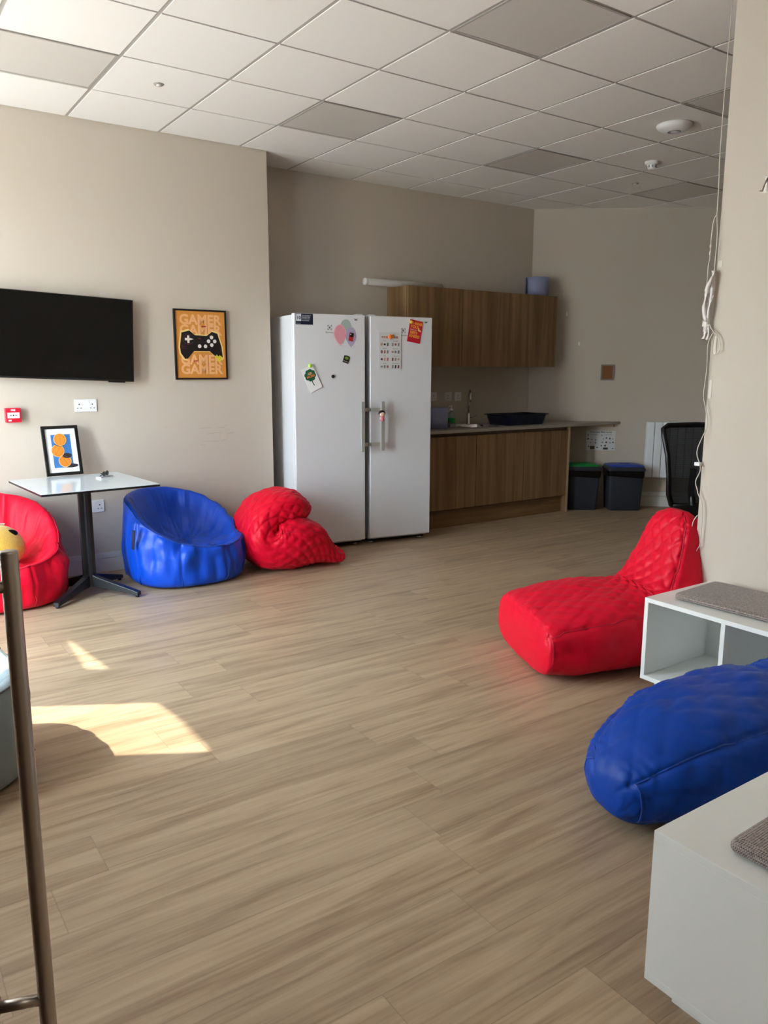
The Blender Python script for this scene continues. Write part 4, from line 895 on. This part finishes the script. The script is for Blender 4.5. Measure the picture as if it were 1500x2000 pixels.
for (y, z, h_, w_, lab) in ((-3.418, 1.895, .028, .020, 'small square of white tape on the wall corner above the ribbon'), (-3.421, 1.535, .085, .020, 'white tape strip on the wall corner behind the cord loop'), (-3.415, 1.335, .085, .016, 'white tape strip on the wall corner below the cord loop')):
    tag(MB().box(1.9685, 1.9696, y-w_/2, y+w_/2, z-h_/2, z+h_/2).build('tape_strip', mat('tape_white', '#dcd3c4', 0.5)), lab, 'tape', 'white tape strips on the wall corner')
cl = thing('cord_clip', 'small white cord clip jutting from the wall corner', 'clip', (1.95, -3.398, 0.985)); MB().box(-0.006, 0.018, -0.006, 0.020, -0.008, 0.008).build('clip', M_white_p, cl, bevel=0.001)
hk = thing('wall_hook', 'small steel hook bracket high on the right wall', 'hook', (1.969, -3.612, 2.19), -PI/2)
MB().box(-0.014, 0.02, -0.003, -0.0003, -0.025, 0.045).build('plate', M_steel, hk, bevel=0.001); MB().tube([(0.0, -0.003, 0.035), (-0.004, -0.016, 0.01), (-0.008, -0.022, -0.018), (-0.010, -0.038, -0.020)], 0.0035, 10).build('prong', M_steel, hk)

# ------------------------------------------------------------------ ceiling fittings
where = {(-1, 1): 'flat square ceiling light panel nearest the left wall corner above the television', (2, 1): 'flat square ceiling light panel above the left fridge', (5, 1): 'flat square ceiling light panel in front of the wall cabinets',
         (8, 1): 'flat square ceiling light panel farthest away near the back wall', (2, 4): 'flat square ceiling light panel at the top middle of the photo', (5, 4): 'flat square ceiling light panel beside the white dome by the right wall', (-1, 4): None, (8, 4): None}
for (i, j), lab in where.items():
    if lab is None: lab = 'flat square ceiling light panel out of sight beyond the right wall' if i == 8 else 'flat square ceiling light panel near the windows'
    t = thing('ceiling_light', lab, 'ceiling light', (0.6*i+0.3, -0.6*j-0.3, H), 0, 'square ceiling light panels')
    f = MB()
    for a in (-1, 1): f.box(-0.29, 0.29, min(a*0.29, a*0.278), max(a*0.29, a*0.278), -0.001, 0.0035); f.box(min(a*0.29, a*0.278), max(a*0.29, a*0.278), -0.278, 0.278, -0.001, 0.0035)
    f.build('frame', M_tee, t); MB().box(-0.278, 0.278, -0.278, 0.278, 0.0005, 0.0035).build('diffuser', M_diff, t)
dm = thing('ceiling_dome', 'round white domed access point on the ceiling near the right wall', 'ceiling fitting', (3.33, -2.12, H))
MB().lathe([(0.002, -0.046), (0.045, -0.045), (0.085, -0.036), (0.108, -0.020), (0.114, -0.008), (0.112, -0.001), (0.002, -0.001)], n=48).build('shell', M_white_p, dm)
MB().lathe([(0.036, -0.0455), (0.038, -0.048), (0.041, -0.0475), (0.043, -0.045)], n=40).build('ring', M_gasket, dm)
sd = thing('smoke_detector', 'small white smoke detector on the ceiling beyond the dome', 'smoke detector', (3.99, -1.45, H))
MB().lathe([(0.002, -0.022), (0.050, -0.022), (0.054, -0.012), (0.054, -0.001), (0.002, -0.001)], n=36).build('base', M_white_p, sd)
MB().lathe([(0.002, -0.060), (0.026, -0.060), (0.030, -0.052), (0.036, -0.030), (0.038, -0.022), (0.002, -0.022)], n=36).build('chamber', M_white_p, sd)
sl = MB()
for k in range(8): sl.box(0.0325, 0.0370, -0.006, 0.006, -0.048, -0.030, M=Matrix.Rotation(k*PI/4, 4, 'Z'))
sl.build('slots', M_gasket, sd)
for x, y, lab in ((4.48, -0.91, 'small flat white disc on the ceiling near the far wall corner'), (0.296, -0.909, 'small flat white disc on the ceiling above the television')):
    t = thing('ceiling_disc', lab, 'ceiling fitting', (x, y, H)); MB().lathe([(0.002, -0.006), (0.026, -0.006), (0.030, -0.001), (0.002, -0.001)], n=28).build('plate', M_tee, t); MB().lathe([(0.001, -0.010), (0.014, -0.010), (0.014, -0.006), (0.001, -0.006)], n=20).build('centre', M_white_p, t)

lt = thing('ceiling_light', 'added square fill light panel in the unseen corridor behind the door', 'ceiling light', (-0.85, -6.5, H), 0)  # added glowing panel, something bright for the pull handle to reflect
M_em = mat('fill_glow', '#ffffff', 0.5); M_em.node_tree.nodes['Principled BSDF'].inputs['Emission Color'].default_value = (1, 0.95, 0.88, 1); M_em.node_tree.nodes['Principled BSDF'].inputs['Emission Strength'].default_value = 9.0
MB().box(-0.3, 0.3, -0.3, 0.3, -0.004, 0.006).build('frame', M_tee, lt); MB().box(-0.28, 0.28, -0.28, 0.28, -0.008, -0.004).build('diffuser', M_em, lt)
